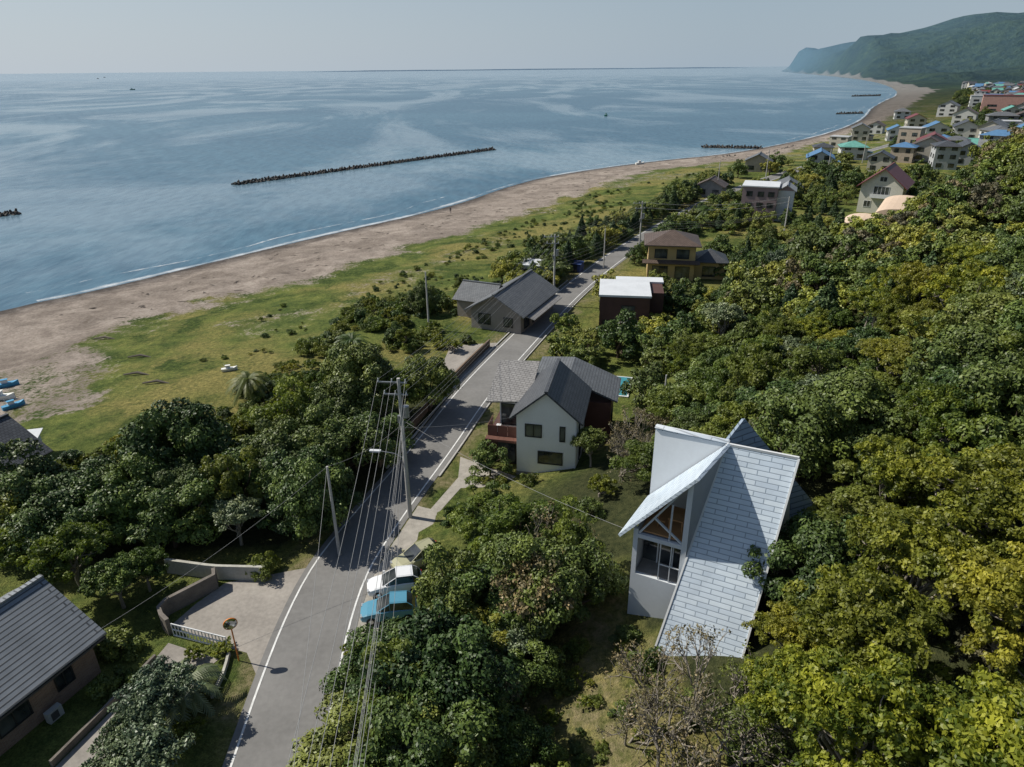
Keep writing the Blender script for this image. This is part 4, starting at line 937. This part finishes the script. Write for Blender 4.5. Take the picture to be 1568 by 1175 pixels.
# driftwood on the beach
q=MBd(); rr=random.Random(9)
for k in range(520):
    s_t=rr.uniform(0,1); i=int((.0+s_t*.5)*len(shn)); i=min(i,len(shn)-2); p=shn[i]; tvec=shn[i+1]-p; tvec/=np.linalg.norm(tvec); nn_=np.array([tvec[1],-tvec[0]]); o=rr.choice([rr.uniform(8,30),rr.gauss(14,1.2),rr.gauss(24,2)])
    c=p+nn_*o; z=hz(*c)+.05; an=rr.uniform(0,3.1); l=rr.uniform(.2,.9)
    q.tube([(c[0]-math.cos(an)*l,c[1]-math.sin(an)*l,z),(c[0],c[1],z+.05),(c[0]+math.cos(an)*l,c[1]+math.sin(an)*l,z)],[.03,.06,.03],5,0)
for px,py in [(240,588),(210,575),(160,520),(215,548)]:
    x,y,z=G(px,py); q.tube([(x-1.6,y,z+.1),(x,y+.2,z+.3),(x+1.5,y-.1,z+.1)],[.1,.17,.07],6,0)
q.build("driftwood",[M("driftwood_grey",(.14,.12,.1),.9)],uv=False)
# ------------------------------------------------------------------ walking person on the beach
x,y,z=G(690,327)
V=[(0,0,.92),(0,0,1.15),(0,0,1.38),(0,0,1.5),(0,.02,1.64),(-.1,0,.88),(-.13,.15,.5),(-.13,.12,.06),(-.13,.24,.03),(.1,0,.88),(.13,-.08,.5),(.13,-.25,.08),(.13,-.15,.03),(-.19,0,1.4),(-.24,-.08,1.12),(-.24,.02,.88),(.19,0,1.4),(.24,.08,1.12),(.24,.2,.92)]
E=[(0,1),(1,2),(2,3),(3,4),(0,5),(5,6),(6,7),(7,8),(0,9),(9,10),(10,11),(11,12),(2,13),(13,14),(14,15),(2,16),(16,17),(17,18)]
Rr=[.13,.12,.13,.055,.1,.09,.06,.045,.035,.09,.06,.045,.035,.06,.045,.035,.06,.045,.035]
me=bpy.data.meshes.new("person"); me.from_pydata(V,E,[]); po=bpy.data.objects.new("walking_person",me); COL.objects.link(po)
md=po.modifiers.new("skin",'SKIN'); 
for i,r in enumerate(Rr): me.skin_vertices[0].data[i].radius=(r,r)
me.skin_vertices[0].data[0].use_root=True
po.modifiers.new("sub",'SUBSURF').levels=1; me.materials.append(M("dark_clothes",(.05,.05,.07),.9)); po.location=(x,y,z)
# distant coast on the horizon
q=MBd(); n=80
for i in range(n+1):
    a=math.radians(-16+i*34/n); D=24000; hh=10+35*float(fbm(np.array([i*.13]),np.array([2.]),3)[0]); hh*=min(1,i/12,(n-i)/4+.1)
    q.v+=[(math.sin(a)*D,math.cos(a)*D,SEA-1),(math.sin(a)*D,math.cos(a)*D,SEA+hh),(math.sin(a)*(D+900),math.cos(a)*(D+900),SEA-1)]
for i in range(n): 
    q.f+=[(3*i,3*i+1,3*i+4,3*i+3),(3*i+1,3*i+2,3*i+5,3*i+4)]; q.m+=[0,0]
q.build("distant_coast",[M("distant_haze_land",(.6,.68,.74),1,.05,.001)],uv=False)  # haze is put into the land's pale base colour
# ------------------------------------------------------------------ light
EL=math.radians(47); AZ=math.radians(-74)
w=bpy.data.worlds.new("World"); scene.world=w; w.use_nodes=True; t=w.node_tree
bg=t.nodes['Background']; sk=t.nodes.new('ShaderNodeTexSky'); sk.sky_type='NISHITA'; sk.sun_disc=False; sk.sun_elevation=EL; sk.sun_rotation=AZ
sk.air_density=1.0; sk.dust_density=.7; sk.ozone_density=2.5; sk.altitude=30
ge=t.nodes.new('ShaderNodeTexCoord'); sp=t.nodes.new('ShaderNodeSeparateXYZ'); t.links.new(ge.outputs['Generated'],sp.inputs[0])
hf=ramp(t,sp.outputs[2],0.0,.4,(.92,.92,.92),(.05,.05,.05))
vm=t.nodes.new('ShaderNodeVectorMath'); vm.operation='DOT_PRODUCT'; t.links.new(ge.outputs['Generated'],vm.inputs[0]); vm.inputs[1].default_value=(math.sin(AZ),math.cos(AZ),0)
hc=mix(t,ramp(t,vm.outputs['Value'],-.2,.9),(4.5,5.6,6.7),(6.6,7.4,8.2))
t.links.new(mix(t,hf,sk.outputs[0],hc),bg.inputs[0]); bg.inputs[1].default_value=.08
ld=bpy.data.lights.new("sun",'SUN'); ld.energy=5.0; ld.angle=math.radians(.5); ld.color=(1,.95,.85)
so=bpy.data.objects.new("sun",ld); COL.objects.link(so)
dirv=Vector((math.sin(AZ)*math.cos(EL),math.cos(AZ)*math.cos(EL),math.sin(EL)))
so.rotation_euler=dirv.to_track_quat('Z','Y').to_euler(); so.location=(-50,50,100)
scene.view_settings.view_transform='Standard'; scene.view_settings.look='None'; scene.view_settings.exposure=0
